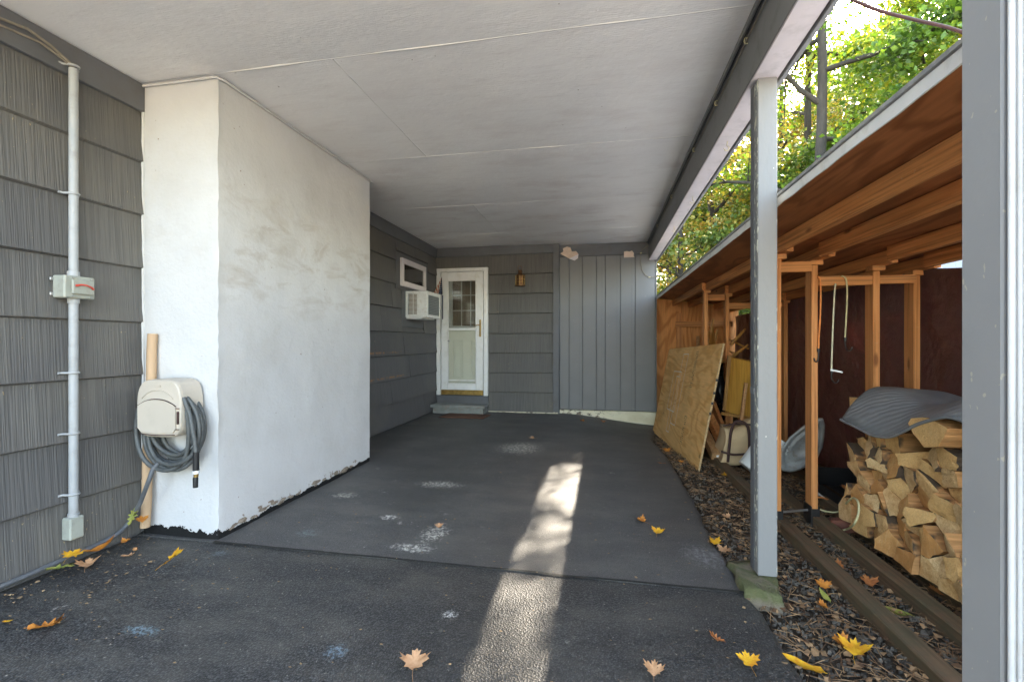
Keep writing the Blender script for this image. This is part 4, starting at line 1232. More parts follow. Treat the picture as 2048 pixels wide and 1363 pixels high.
# ------------------------------------------------------------------ hose reel on chimney
def hose():
    yf = 2.42
    # tan tube leaning behind
    a, b = at_y(290, 1053, 2.36), at_y(306, 667, 2.39)
    a.z = max(a.z, .01)
    k = [a.lerp(b, i / 12) + Vector((.004 * math.sin(i), 0, 0)) for i in range(13)]
    mb = MB().tube(k, .0265, 16)
    mb.build('cardboard_tube', 'tan', None, label='long tan cardboard tube standing against the chimney behind the hose hanger', cat='tube')
    c = at_y(321, 816, yf - .15)
    t = thing('hose_hanger', 'beige plastic hose hanger box mounted on the white chimney', 'hose hanger', (c.x, yf, c.z))
    W, H = .155, .168
    def outline(s=1.0, n=40):
        pts = []
        for i in range(n):
            th = 2 * math.pi * i / n
            x = math.copysign(abs(math.cos(th)) ** .42, math.cos(th)) * W * s
            z = math.copysign(abs(math.sin(th)) ** (.75 if math.sin(th) > 0 else .42), math.sin(th)) * H * s
            if z < 0: x *= 1 + .03 * z / H
            pts.append((x, z))
        return pts
    mb = MB(); n = 40
    rings = [(1.0, 0.0), (1.0, -.13), (.985, -.145), (.95, -.152), (.5, -.158)]
    vs = []
    for (s, y) in rings: vs += [(c.x + x, yf - .012 + y, c.z + z) for x, z in outline(s)]
    fs = [(k * n + i, k * n + (i + 1) % n, (k + 1) * n + (i + 1) % n, (k + 1) * n + i) for k in range(len(rings) - 1) for i in range(n)]
    fs.append(tuple((len(rings) - 1) * n + i for i in range(n)))
    mb.add(vs, [f[::-1] for f in fs], 0, False); mb.build('housing', 'beige', t)
    yy = yf - .170
    # lid: slightly proud panel with arched top
    lid = [(-.132, .01), (-.12, .03), (-.06, .048), (0, .052), (.06, .046), (.115, .026), (.128, .008), (.128, -.112), (.11, -.135), (0, -.142), (-.11, -.135), (-.132, -.112)]
    m = Matrix.Translation((c.x, yy - .006, c.z))
    MB().prism(lid, .012, m).build('lid', 'beige', t)
    arch = [(-.132 + .264 * i / 14, .052 - .04 * (abs(i - 7) / 7) ** 2.2) for i in range(15)]
    MB().tube([(c.x + x, yy - .004, c.z + z + .004) for x, z in arch], .0028, 6).build('lid_groove', 'strap', t)
    arch = [(-.108 + .216 * i / 14, .108 - .05 * (abs(i - 7) / 7) ** 2.2) for i in range(15)]
    MB().tube([(c.x + x, yy - .001, c.z + z) for x, z in arch], .003, 6).build('moulded_arch', 'beige', t)
    arch = [(-.118 + .236 * i / 14, -.147 - .006 * (1 - (abs(i - 7) / 7) ** 2)) for i in range(15)]
    MB().tube([(c.x + x, yy - .001, c.z + z) for x, z in arch], .0028, 6).build('lower_groove', 'strap', t)
    MB().prism([(.024 * math.cos(a_), .132 + .009 * math.sin(a_)) for a_ in np.linspace(0, 6.283, 20)[:-1]], .004, Matrix.Translation((c.x, yf - .172, c.z))).build('badge', 'beige', t)
    MB().prism([(.026 + .012 * math.cos(a_), -.096 + .003 * math.sin(a_)) for a_ in np.linspace(0, 6.283, 16)[:-1]] , .002, Matrix.Translation((c.x + .045, yf - .179, c.z))).build('embossed_mark', 'beige', t)
    for z in (.005, -.115):
        for s in (-1, 1): MB().cham(c.x + s * .139 - .012, c.x + s * .139 + .012, yf - .174, yf - .168, c.z + z - .002, c.z + z + .002, .0005).build('hinge_slot', 'strap', t)
    MB().cham(c.x + .139, c.x + .146, yf - .178, yf - .165, c.z - .085, c.z - .012, .002).build('lid_latch', 'strap', t)
    MB().cham(c.x - .07, c.x + .07, yf - .03, yf - .002, c.z - .10, c.z + .05, .004).build('wall_plate', 'beige', t)
    # hose coils
    t2 = thing('garden_hose', 'dark grey garden hose coiled on the beige hanger, tail running along the wall foot', 'hose', (c.x, yf, c.z - .2))
    hc = at_y(345, 858, yf - .09)
    mb = MB()
    rnd = random.Random(5)
    r = .0125
    specs = [(.190, .205, -.01, -.0, .075), (.178, .20, .004, .012, .05), (.205, .225, .0, -.012, .095), (.165, .182, .016, .004, .075), (.188, .215, .022, .01, .115), (.150, .165, .02, .01, .10), (.19, .262, -.035, .02, .12), (.13, .15, .03, -.005, .06)]
    for (rx, rz, ox, oz, dy) in specs:
        pts = []
        for i in range(49):
            a_ = 2 * math.pi * i / 48
            pts.append((hc.x + ox + rx * math.cos(a_) + .006 * math.sin(3 * a_ + rx * 90), yf - dy - .008 * math.sin(2 * a_ + rz * 50), hc.z + oz + rz * math.sin(a_) + .005 * math.sin(2 * a_ + ox * 200)))
        mb.tube(pts, r, 8, caps=False)
    mb.build('hose_coil', 'hose', t2)
    e = [at_y(367, 795, yf - .14), at_y(380, 830, yf - .145), at_y(389, 880, yf - .145), at_y(392, 905, yf - .145)]
    MB().tube(e, r, 10).build('hose_end', 'hose', t2)
    MB().tube([at_y(392, 903, yf - .145), at_y(392, 940, yf - .145)], [.0165, .0175], 12).build('rubber_sleeve', 'black', t2)
    MB().tube([at_y(392, 940, yf - .145), at_y(392, 946, yf - .145)], .0195, 12).build('white_collar', 'white', t2)
    MB().tube([at_y(392, 946, yf - .145), at_y(392, 953, yf - .145)], .013, 12).build('brass_fitting', 'brass', t2)
    MB().tube([at_y(391, 952, yf - .145), at_y(391, 956, yf - .145), at_y(391, 974, yf - .145)], [.011, .0145, .0135], 12).build('nozzle', 'black', t2)
    p = [at_y(318, 925, yf - .11), at_y(306, 938, yf - .13), at_y(297, 962, yf - .16), at_y(287, 988, yf - .15), at_y(276, 1014, yf - .14)]
    for (u, v) in ( (256, 1046), (236, 1066), (206, 1083), (160, 1104), (100, 1130), (40, 1156), (-30, 1185), (-120, 1225)):
        q = at_x(u, v, XL + .05); q.z = max(.017, q.z); p.append(q)
    # smooth
    def cr_(P, n=6):
        out = []
        for i in range(len(P) - 1):
            a0, a1, a2, a3 = P[max(i - 1, 0)], P[i], P[i + 1], P[min(i + 2, len(P) - 1)]
            for k_ in range(n):
                t_ = k_ / n
                out.append(.5 * ((2 * a1) + (a2 - a0) * t_ + (2 * a0 - 5 * a1 + 4 * a2 - a3) * t_ ** 2 + (3 * a1 - a0 - 3 * a2 + a3) * t_ ** 3))
        out.append(P[-1]); return out
    MB().tube(cr_(p), .0125, 10).build('hose_tail', 'hose2', t2)
    return cr_
smooth_path = hose()

# ------------------------------------------------------------------ wood shed
def roof_z(x): return 1.2 + .827 - .13 * x        # underside of sheathing
YS0, YS1 = .9, 8.1
sh = thing('wood_shed', 'open lean-to of reddish fir studs, purlins and plywood with a maroon tarp behind', 'shed', (1.6, 4.5, 0))
xe0, xe1 = .885, 2.25
for (a, b) in ((YS0, 3.33), (3.334, 5.77), (5.774, YS1)):
    mb = MB(); th = .013
    vs = [(xe0, a, roof_z(xe0)), (xe1, a, roof_z(xe1)), (xe1, b, roof_z(xe1)), (xe0, b, roof_z(xe0))]
    mb.add(vs + [(x, y, z + th) for x, y, z in vs], [(0, 1, 2, 3), (7, 6, 5, 4), (0, 4, 5, 1), (1, 5, 6, 2), (2, 6, 7, 3), (3, 7, 4, 0)])
    mb.build('roof_sheet', 'ply_roof', sh)
mb = MB()
N = 80
for i in range(N + 1):
    y = YS0 - .02 + (YS1 + .05 - YS0) * i / N
    zt = roof_z(xe0) + .016; zl = zt - .040 - .006 * max(0, nz((y, 0, 0), 2.2)) + .004 * nz((y, 4, 0), 9)
    dx = .004 * nz((y, 1, 1), 1.7)
    mb.v += [(xe0 + .03, y, zt + .003), (xe0 - .008 + dx, y, zt + .002), (xe0 - .010 + dx, y, zl), (xe0 - .004 + dx, y, zl)]
for i in range(N):
    for j in range(3): mb.f.append((i * 4 + j, i * 4 + j + 1, i * 4 + j + 5, i * 4 + j + 4)); mb.mi.append(0); mb.sm.append(False)
mb.build('drip_edge', 'drip', sh)
zt = roof_z(xe0) + .02
mb = MB()
q = [(xe0 - .016, zt + .002), (xe1 + .02, roof_z(xe1) + .022), (xe1 + .02, roof_z(xe1) + .030), (xe0 - .018, zt + .014)]
mb.add([(x, YS0 - .03, z) for x, z in q] + [(x, YS1 + .04, z) for x, z in q], [(0, 1, 2, 3), (7, 6, 5, 4), (0, 4, 5, 1), (1, 5, 6, 2), (2, 6, 7, 3), (3, 7, 4, 0)])
mb.build('roofing_felt', 'roofing', sh)
PX = [1.149, 1.406, 1.775, 2.03]
SEG = [(YS0, 3.42, 0.0), (3.30, 5.95, .045), (5.70, YS1, .0)]
for i, x in enumerate(PX):
    for k, (a, b, dx) in enumerate(SEG):
        sag = .006 * math.sin(i * 3 + k)
        dz = -.001 * (i + k)
        MB().beam((x + dx, a + .03 * i, roof_z(x + dx) - .0465 + dz), (x + dx + sag, b - .05 * ((i * 7) % 3), roof_z(x + dx) - .0465 + dz), .04, .089, .003).build('purlin', 'purlin', sh)
# cross frames
def frame(y, far=False):
    ys = [y - .06, y + .03, y + .03, y + .07] if not far else [y, y + .12, y + .12, y + .14]
    for i, x in enumerate(PX):
        xx = x + (.0 if not far else .01)
        zt = roof_z(x) - .094 - .038
        zb = -.01 if i < 2 else -.03
        MB().cham(xx - .02, xx + .02, ys[i], ys[i] + .10, zb, zt - .001, .003).build('stud', 'stud', sh)
        MB().cham(xx - .021, xx + .055, ys[i] + .004, ys[i] + .092, zt + .001, zt + .036, .003).build('cleat', 'cross', sh)
    # rails
    z = roof_z(PX[0]) - .21
    MB().cham(PX[0] + .021, PX[1] - .021, ys[1] - .01, ys[1] + .03, z + .0, z + .07, .003).build('rail', 'cross', sh)
    z = 1.572
    MB().cham(PX[1] + .021, PX[2] - .021, ys[1] + .002, ys[1] + .036, z, z + .065, .003).build('rail', 'cross', sh)
    z = roof_z(PX[3]) - .185
    MB().cham(PX[2] + .021, PX[3] - .021, ys[2] + .005, ys[2] + .04, z, z + .055, .003).build('rail', 'cross', sh)
    return ys
fy = frame(3.44)
frame(5.62, True)
# end wall of plywood with studs and rail
for (a, b) in ((.888, 1.30), (1.303, 2.16)):
    mb = MB(); mb.add([(a, YS1 - .02, -.2), (b, YS1 - .02, -.2), (b, YS1 - .02, roof_z(b) - .004), (a, YS1 - .02, roof_z(a) - .004), (a, YS1 - .005, -.2), (b, YS1 - .005, -.2), (b, YS1 - .005, roof_z(b) - .004), (a, YS1 - .005, roof_z(a) - .004)],
                      [(0, 1, 2, 3), (7, 6, 5, 4), (0, 4, 5, 1), (1, 5, 6, 2), (2, 6, 7, 3), (3, 7, 4, 0)])
    mb.build('end_panel', 'ply_end', sh)
for x in (1.24, 1.62, 1.98): MB().cham(x - .04, x + .04, YS1 - .065, YS1 - .022, -.1, 1.66, .003).build('end_stud', 'stud', sh)
MB().cham(1.18, 2.05, YS1 - .105, YS1 - .067, 1.43, 1.52, .003).build('end_rail', 'cross', sh)
# sills on the ground
def sill(name_x0, name_x1, ya, yb, w_, h_, z, k):
    MB().beam((name_x0, ya, z), (name_x1, yb, z), w_, h_, .006).build('ground_sill', 'sill', sh)
sill(1.235, 1.175, .9, 3.30, .085, .10, -.03, 0)
sill(1.175, 1.15, 3.05 + .26, 5.2, .085, .09, -.03, 0)
sill(1.17, 1.16, 5.21, 7.95, .085, .09, -.06, 0)
sill(1.50, 1.43, .9, 3.52, .085, .10, -.03, 1)
sill(1.43, 1.42, 3.525, 7.95, .085, .09, -.06, 1)
sill(1.66, 1.63, .9, 3.9, .05, .13, -.03, 2)
sill(1.80, 1.80, 3.6, 7.9, .085, .09, -.05, 2)
sill(2.08, 2.08, .9, 7.95, .085, .09, -.05, 2)
for (x, y) in ((PX[0], fy[0]), (PX[1], fy[1])):
    b = MB(); b.box(x - .027, x - .021, y - .01, y + .11, -.06, .085); b.box(x + .021, x + .027, y - .01, y + .11, -.06, .085); b.box(x - .021, x + .021, y - .012, y - .006, -.06, .07)
    for dz in (.0, .045):
        b.tube([(x - .03, y + .05, dz), (x - .026, y + .05, dz)], .006, 6)
    b.build('post_bracket', 'black', sh)
MB().tube([(PX[0] + .03, fy[0] + .05, .045), (PX[1] - .03, fy[1] + .04, .045)], .008, 8).build('tie_rod', 'steel', sh)
# tarp
def tarp():
    mb = MB(); ny, nzv = 150, 40
    for j in range(nzv + 1):
        for i in range(ny + 1):
            y = .9 + 7.1 * i / ny; s = j / nzv
            top = 1.53 + .15 * min(1, max(0, (y - 2.5) / 1.0))
            top += .02 * nz((y, 0, 0), 1.3)
            if y > 7.0: top -= .08
            z = -.08 + (top + .08) * s
            d = .05 * nz((y, z * .9, 0), 1.1) + .028 * nz((y + z * .5, z, 5), 3.2) + .012 * nz((y, z, 9), 8)
            fold = .03 * max(0, math.sin((y * 2.3 + z * 3.1) + 2 * nz((y, z, 2), .8))) ** 3
            mb.v.append((2.135 - .05 + d * .8 - fold, y, z))
    n = ny + 1
    for j in range(nzv):
        for i in range(ny): mb.f.append((j * n + i, j * n + i + 1, (j + 1) * n + i + 1, (j + 1) * n + i)); mb.mi.append(0); mb.sm.append(True)
    mb.build('tarp', 'tarp', sh)
tarp()

# leaning plywood sheet
def lean():
    BR, BL = Vector((.90, 4.73, -.055)), Vector((.73, 7.17, -.14))
    TR, TL = Vector((1.105, 4.64, 1.178)), Vector((.955, 7.10, 1.08))
    mid = (BR + BL + TR + TL) / 4
    ex = (BL - BR).normalized(); ez = (TR - BR); ez = (ez - ex * ez.dot(ex)).normalized(); n = ex.cross(ez).normalized()
    if n.x > 0: n = -n
    th = .018
    t = thing('plywood_sheet', 'large pale plywood sheet with stamped marks leaning on the shed studs', 'plywood', BR)
    f = [BR, BL, TL, TR]
    mb = MB().add(f + [p - n * th for p in f], [(0, 1, 2, 3), (7, 6, 5, 4)], 0)
    mb.add(f + [p - n * th for p in f], [(0, 4, 5, 1), (1, 5, 6, 2), (2, 6, 7, 3), (3, 7, 4, 0)], 1)
    mb.build('board_face', ['ply_lean', 'ply_edge'], t)
    def P(u, v): return (BR.lerp(BL, u)).lerp(TR.lerp(TL, u), v) + n * .0015
    # pencilled outlines in white
    mb = MB()
    wpen = .0045
    def line(a, b):
        pa, pb = P(*a), P(*b); d = (pb - pa).normalized(); s = d.cross(n) * wpen
        mb.add([pa - s, pa + s, pb + s, pb - s], [(0, 1, 2, 3)])
    for (u0, u1, v0, v1) in ((.50, .60, .22, .93), (.57, .74, .34, .75), (.60, .66, .12, .7)):
        line((u0, v0), (u1, v0)); line((u1, v0), (u1, v1)); line((u1, v1), (u0, v1)); line((u0, v1), (u0, v0))
    mb.build('chalk_outline', 'bucket', t)
    # faded ink stamp column, small illegible grade blocks
    mb = MB(); rnd = random.Random(4)
    for (uc, va, vb) in ((.345, .62, .95), (.33, .10, .36)):
        v = va
        while v < vb:
            h = .012
            for k in range(3):
                if rnd.random() < .8:
                    u0 = uc + (k - 1.5) * .013; a, b, c_, d = P(u0, v), P(u0 + .009, v), P(u0 + .009, v + h * rnd.uniform(.4, .9)), P(u0, v + h * .7)
                    mb.add([a, b, c_, d], [(0, 1, 2, 3)])
            v += h * 1.5
    mb.build('ink_stamp', plain('faded ink', (.17, .10, .05), .8), t)
    for v in (.72, .62, .54, .46): 
        p = BR.lerp(TR, v) - n * th * .5
        MB().beam(p - Vector((0, .003, .012)), p + Vector((0, -.003, .012)), .0195, .012, .001).build('edge_mark', 'black', t)
lean()

# ------------------------------------------------------------------ contents of the shed
t = MB().beam((1.13, 5.02, .03), (1.02, 6.45, .62), .085, .085, .004).build('timber_offcut', ['timber'], None, label='pale square timber with white tag on its end, low behind the plywood sheet', cat='timber')
tg = Vector((1.13, 5.02, .03))
MB().beam(tg + Vector((.014, -.004, -.004)), tg + Vector((.014, -.0045, .03)), .024, .002, .0004, Vector((0, 1, 0))).build('end_tag', 'bucket', t)
MB().beam((1.25, 5.16, .07), (1.07, 6.2, .80), .075, .085, .004).build('timber_offcut', ['purlin'], None, label='orange stained timber lying beside the pale square one', cat='timber')

MB().beam((1.33, 5.35, .1), (1.22, 6.7, 1.02), .04, .09, .003).build('timber_offcut', ['stud'], None, label='thin orange board leaning behind the tote bag', cat='timber')
MB().beam((1.62, 5.25, .08), (1.50, 6.5, .7), .09, .04, .003).build('timber_offcut', ['purlin'], None, label='flat board lying under the yellow cabinet door', cat='timber')
def bag():
    t = thing('tote_bag', 'cream canvas tote bag with brown straps slumped on the ground sills', 'bag', (1.30, 5.0, 0))
    bm = bmesh.new(); bmesh.ops.create_cube(bm, size=1); bmesh.ops.subdivide_edges(bm, edges=bm.edges[:], cuts=9, use_grid_fill=True)
    mb = MB()
    for v in bm.verts:
        x, y, z = v.co; s = .85 + .3 * (.5 - z) 
        k = (1 - (2 * z) ** 4 * .25)
        q = Vector((1.33 + x * .34 * s, 5.0 + y * .24 * s * k, .19 + z * .40 + .03 * math.sin(x * 4)))
        q += Vector((.03 * nz(q, 7), .05 * nz(q + Vector((3, 0, 0)), 6), .03 * nz(q, 5) - .1 * max(0, -x) * max(0, z)))
        v.co = q
    mb.from_bm(bm, 0, True); mb.build('bag_body', 'canvas', t)
    def band(pts, w_): 
        MB().tube(smooth_path([Vector(p) for p in pts]), w_, 5).build('bag_strap', 'strap', t)
    band([(1.20, 4.86, .02), (1.21, 4.845, .18), (1.23, 4.85, .33), (1.27, 4.84, .42), (1.36, 4.84, .40), (1.39, 4.845, .3), (1.39, 4.84, .1), (1.39, 4.86, .0)], .014)
    band([(1.14, 4.86, .12), (1.25, 4.835, .10), (1.4, 4.835, .12), (1.5, 4.86, .13)], .011)
    band([(1.16, 4.87, .37), (1.28, 4.86, .395), (1.42, 4.86, .39), (1.5, 4.88, .37)], .009)
bag()

def bucket():
    c = Vector((1.41, 4.5, .17)); ax = Vector((.50, .1, .62)).normalized()
    q = ax.to_track_quat('Z', 'Y').to_matrix().to_4x4(); q.translation = c
    t = thing('plastic_bucket', 'white plastic bucket with green label lying tilted behind the middle post', 'bucket', c)
    mb = MB().lathe([(.001, -.17), (.118, -.17), (.125, -.165), (.140, .12), (.146, .12), (.146, .128), (.141, .13), (.142, .145), (.150, .147), (.150, .155), (.143, .157), (.145, .175), (.152, .177), (.152, .19), (.14, .19), (.12, -.15), (.001, -.15)], 32, 0, q)
    mb.build('bucket_shell', 'bucket', t)
    pts = [q @ Vector((.155 * math.cos(a), .155 * math.sin(a) * .98, .14 + .0 * a)) + Vector((.03 * math.sin(a), -.03 * math.sin(a), -.06 * math.sin(a))) for a in np.linspace(3.3, 6.2, 16)]
    MB().tube(pts, .0025, 5).build('wire_handle', 'steel', t)
    lab = MB(); n = 10
    # paper label on the left lower side
    for i in range(n + 1):
        a = R(150) + R(90) * i / n
        for z in (-.14, .06): lab.v.append(q @ Vector(((.1325 + z * .05) * math.cos(a), (.1325 + z * .05) * math.sin(a), z)))
    for i in range(n): lab.f.append((i * 2, i * 2 + 2, i * 2 + 3, i * 2 + 1)); lab.mi.append(0); lab.sm.append(True)
    lab.build('paper_label', 'white', t)
    g = MB(); rnd = random.Random(2)
    for k in range(60):
        a = R(158 + rnd.random() * 70); z = -.12 + rnd.random() * .14; s = rnd.uniform(.004, .011)
        P = lambda da, dz: q @ Vector(((.1345 + (z + dz) * .05) * math.cos(a + da), (.1345 + (z + dz) * .05) * math.sin(a + da), z + dz))
        g.add([P(0, 0), P(s * 7, 0), P(s * 7, s * .6), P(0, s * .8)], [(0, 1, 2, 3)])
    g.build('green_print', 'green', t)
bucket()

def sled():
    out = [(1560, 930), (1560, 912), (1566, 895), (1580, 875), (1598, 860), (1616, 847), (1632, 839), (1644, 838), (1648, 850), (1647, 872), (1643, 895), (1634, 914), (1618, 928), (1598, 938), (1580, 942), (1566, 939)]
    P = [at_y(u, v, 4.38 - (930 - v) * .0016) for u, v in out]
    c = sum(P, Vector()) / len(P)
    t = thing('plastic_sled', 'dirty grey moulded plastic sled leaning against the tarp behind the bracketed stud', 'sled', c)
    back = Vector((.35, .9, -.1)).normalized()
    n = len(P); vs = []
    for (s_, d) in ((1.0, .014), (1.03, 0), (.97, -.008), (.88, -.002), (.83, .055), (.74, .075), (.62, .055), (.50, .05), (.42, .075), (.05, .078)):
        vs += [c + (p - c) * s_ + back * d for p in P]
    fs = [(k * n + i, k * n + (i + 1) % n, (k + 1) * n + (i + 1) % n, (k + 1) * n + i) for k in range(9) for i in range(n)]
    fs.append(tuple(9 * n + i for i in range(n)))
    mb = MB().add(vs, fs, 0, True); o = mb.build('sled_shell', 'sled', t)
    md = o.modifiers.new('thick', 'SOLIDIFY'); md.thickness = .004
sled()

def tray():
    t = thing('storage_tray', 'low black plastic tray on the soil behind the studs', 'tray', (1.9, 3.95, 0))
    x0, x1, y0, y1, z0, z1 = 1.70, 2.06, 3.62, 4.35, -.02, .22
    mb = MB(); mb.box(x0, x1, y0, y1, z0, z0 + .012); mb.box(x0, x0 + .012, y0, y1, z0 + .012, .06); mb.box(x1 - .012, x1, y0, y1, z0 + .012, z1); mb.box(x0 + .012, x1 - .012, y1 - .012, y1, z0 + .012, .14); mb.box(x0 + .012, x1 - .012, y0, y0 + .012, z0 + .012, .05)
    mb.build('tray_shell', 'black', t)
    MB().cham(x1 - .03, x1 + .006, y0, y1, z1 + .001, z1 + .014, .003).build('tray_rim', 'black', t)
    for y in (3.75, 3.9, 4.06, 4.2): MB().cham(x1 - .03, x1 - .013, y, y + .02, .0, z1 - .01, .004).build('tray_rib', 'black', t)
tray()

def blob(name, c, s, mat, label, cat, amp=.25, sc=5, cuts=8):
    bm = bmesh.new(); bmesh.ops.create_icosphere(bm, subdivisions=4, radius=1)
    for v in bm.verts:
        d = 1 + amp * nz(v.co + Vector(c), sc * .4) + amp * .6 * abs(nz(v.co, sc)) + amp * .25 * nz(v.co, sc * 2.7)
        v.co = Vector((c[0] + v.co.x * s[0] * d, c[1] + v.co.y * s[1] * d, max(-.05, c[2] + v.co.z * s[2] * d)))
    return MB().from_bm(bm, 0, True).build(name, mat, None, label=label, cat=cat)
blob('rubbish_bag', (1.83, 3.42, .08), (.17, .14, .13), 'bagblack', 'crumpled black bag between the tray and the firewood', 'bag', .45, 4)
blob('rubbish_bag', (1.38, 6.1, .55), (.14, .35, .45), 'bagblack', 'tall black bag hidden behind the plywood sheet and studs', 'bag', .3, 3)
MB().beam((1.47, 3.40, -.005), (1.63, 3.36, .01), .07, .075, .006).build('wood_block', 'brickred', None, label='red brown block beside the bracketed stud foot', cat='block')

# yellow cabinet panel and chair remains
def panel():
    t = thing('cabinet_panel', 'yellow varnished cabinet door standing askew behind the far studs', 'cabinet door', (1.7, 5.6, .3))
    P = [at_y(1459, 714, 5.55), at_y(1522, 727, 5.35), at_y(1516, 846, 5.35), at_y(1449, 821, 5.55)]
    n = Vector((.05, .02, 0))
    MB().add(P + [p + n for p in P], [(0, 1, 2, 3), (7, 6, 5, 4), (0, 4, 5, 1), (1, 5, 6, 2), (2, 6, 7, 3), (3, 7, 4, 0)]).build('door_panel', 'yellow', t)
    Q = [at_y(1456, 711, 5.5), at_y(1463, 713, 5.5), at_y(1452, 822, 5.5), at_y(1446, 820, 5.5)]
    MB().add(Q + [p + Vector((0, .03, 0)) for p in Q], [(0, 1, 2, 3), (7, 6, 5, 4), (0, 4, 5, 1), (1, 5, 6, 2), (2, 6, 7, 3), (3, 7, 4, 0)]).build('panel_edge', 'chair', t)
    MB().beam(at_y(1443, 826, 5.45), at_y(1510, 838, 5.3), .03, .03).build('lower_rail', 'chair', t)
    MB().beam(at_y(1492, 765, 5.1), at_y(1481, 850, 5.1), .04, .03).build('side_strip', 'timber', t)
    t = thing('wooden_chair', 'upturned honey coloured wooden chair with slender legs stacked behind the far studs', 'chair', (1.6, 6.0, .6))
    Y = 5.95
    for k, (a, b, y) in enumerate((((1427, 637), (1417, 690), Y), ((1435, 658), (1424, 700), Y + .1), ((1491, 657), (1461, 690), Y - .1), ((1496, 689), (1466, 712), Y))):
        pa, pb = at_y(*a, y), at_y(*b, y)
        MB().tube([pa.lerp(pb, i / 6) for i in range(7)], [.011, .014, .017, .019, .018, .02, .02], 8).build('leg', 'chair', t)
    for (a, b, y) in (((1434, 695), (1476, 708), Y), ((1457, 678), (1497, 697), Y + .05), ((1416, 690), (1470, 716), Y - .05)):
        MB().tube([at_y(*a, y), at_y(*b, y)], .010, 8).build('stretcher', 'chair', t)
    c = at_y(1452, 716, Y)
    MB().cham(c.x - .20, c.x + .22, Y - .2, Y + .22, c.z - .045, c.z - .012, .01).build('seat', 'chair', t)
    MB().beam(at_y(1421, 660, Y), at_y(1430, 720, Y + .1), .012, .16).build('backrest', 'chair', t)
panel()
MB().beam((1.52, 7.95, .3), (1.52, 7.98, 1.28), .045, .045).build('loose_stake', 'timber', None, label='short pale stake standing against the end panel', cat='stake')

# bungee cords
def bungee(top, path, mat, hook, label, loop=None, tagp=None):
    Y = fy[1] - .012
    t = thing('bungee_cord', label, 'bungee cord', at_y(*top, Y), group='bungee cords hung over the shed rail')
    pts = [at_y(top[0] - 3 if loop is None else loop[0], top[1] + (4 if loop is None else 4), Y + .06)]
    if loop: pts = [at_y(loop[0], loop[1] + 8, Y + .05), at_y(loop[0] + 4, loop[1], Y + .02)]
    pts += [at_y(*top, Y - .0)] + [at_y(*p, Y) for p in path]
    MB().tube(smooth_path(pts, 5), .0052, 8).build('cord', mat, t)
    e = Vector(pts[-1]); h = hook
    MB().tube([e + Vector((0, 0, .012)), e + Vector((0, 0, -.012))], .0095, 8).build('hook_collar', 'black', t)
    q = [e, e + Vector((.0, 0, -.03)), e + Vector((.006 * h, 0, -.06)), e + Vector((.024 * h, 0, -.078)), e + Vector((.046 * h, 0, -.07)), e + Vector((.052 * h, 0, -.052))]
    MB().tube(smooth_path(q, 4), .0042, 6).build('hook', 'black', t)
    if tagp:
        p = at_y(*tagp, Y - .01); MB().beam(p, p + Vector((.07, -.005, -.016)), .002, .012, .0005).build('paper_tag', 'bucket', t)
bungee((1636, 553), [(1641, 566), (1641, 620), (1638, 670), (1637, 700)], 'ropeorange', -.5, 'orange bungee cord hanging nearest the stud foot side, leftmost on the shed rail')
bungee((1671, 568), [(1669, 585), (1666, 650), (1664, 700), (1663, 742)], 'ropewhite', .8, 'long cream bungee cord with a white paper tag near its hook', tagp=(1661, 739))
bungee((1686, 552), [(1693, 562), (1694, 600), (1692, 640), (1690, 678)], 'ropeyellow', .8, 'short pale yellow bungee cord looped over the shed rail, rightmost', loop=(1678, 554))
# cords on the ground
def cord(pts, r, mat, label):
    MB().tube(smooth_path([Vector(p) for p in pts], 6), r, 7).build('cord_loop', mat, None, label=label, cat='cord')
cord([at_z(1618, 1005, .02), at_z(1626, 996, .05), at_z(1642, 994, .06), at_z(1657, 999, .03)], .006, 'ropeorange', 'short orange cord curling behind the bracketed stud')
cord([at_z(1617, 1012, .02), at_z(1632, 1022, .0), at_z(1645, 1038, -.02), at_z(1652, 1047, -.03)], .006, 'ropeorange', 'orange cord end lying over the middle ground sill')
cord([at_z(1615, 1000, .03), at_z(1640, 1018, .02), at_z(1670, 1024, .02), at_z(1686, 1015, .05), at_y(1696, 1002, 3.2), at_y(1706, 995, 3.1), at_y(1716, 1003, 3.0), at_y(1717, 1025, 2.95), at_y(1708, 1047, 2.95), at_z(1695, 1057, .01), at_z(1676, 1061, -.01)], .006, 'ropeyellow', 'pale yellow rope looping at the foot of the firewood stack')
MB().tube([at_z(1635, 986, .03), at_z(1648, 996, .03)], .010, 10).build('paper_roll', 'bucket', None, label='small white paper roll lying on the sill behind the stud', cat='roll')

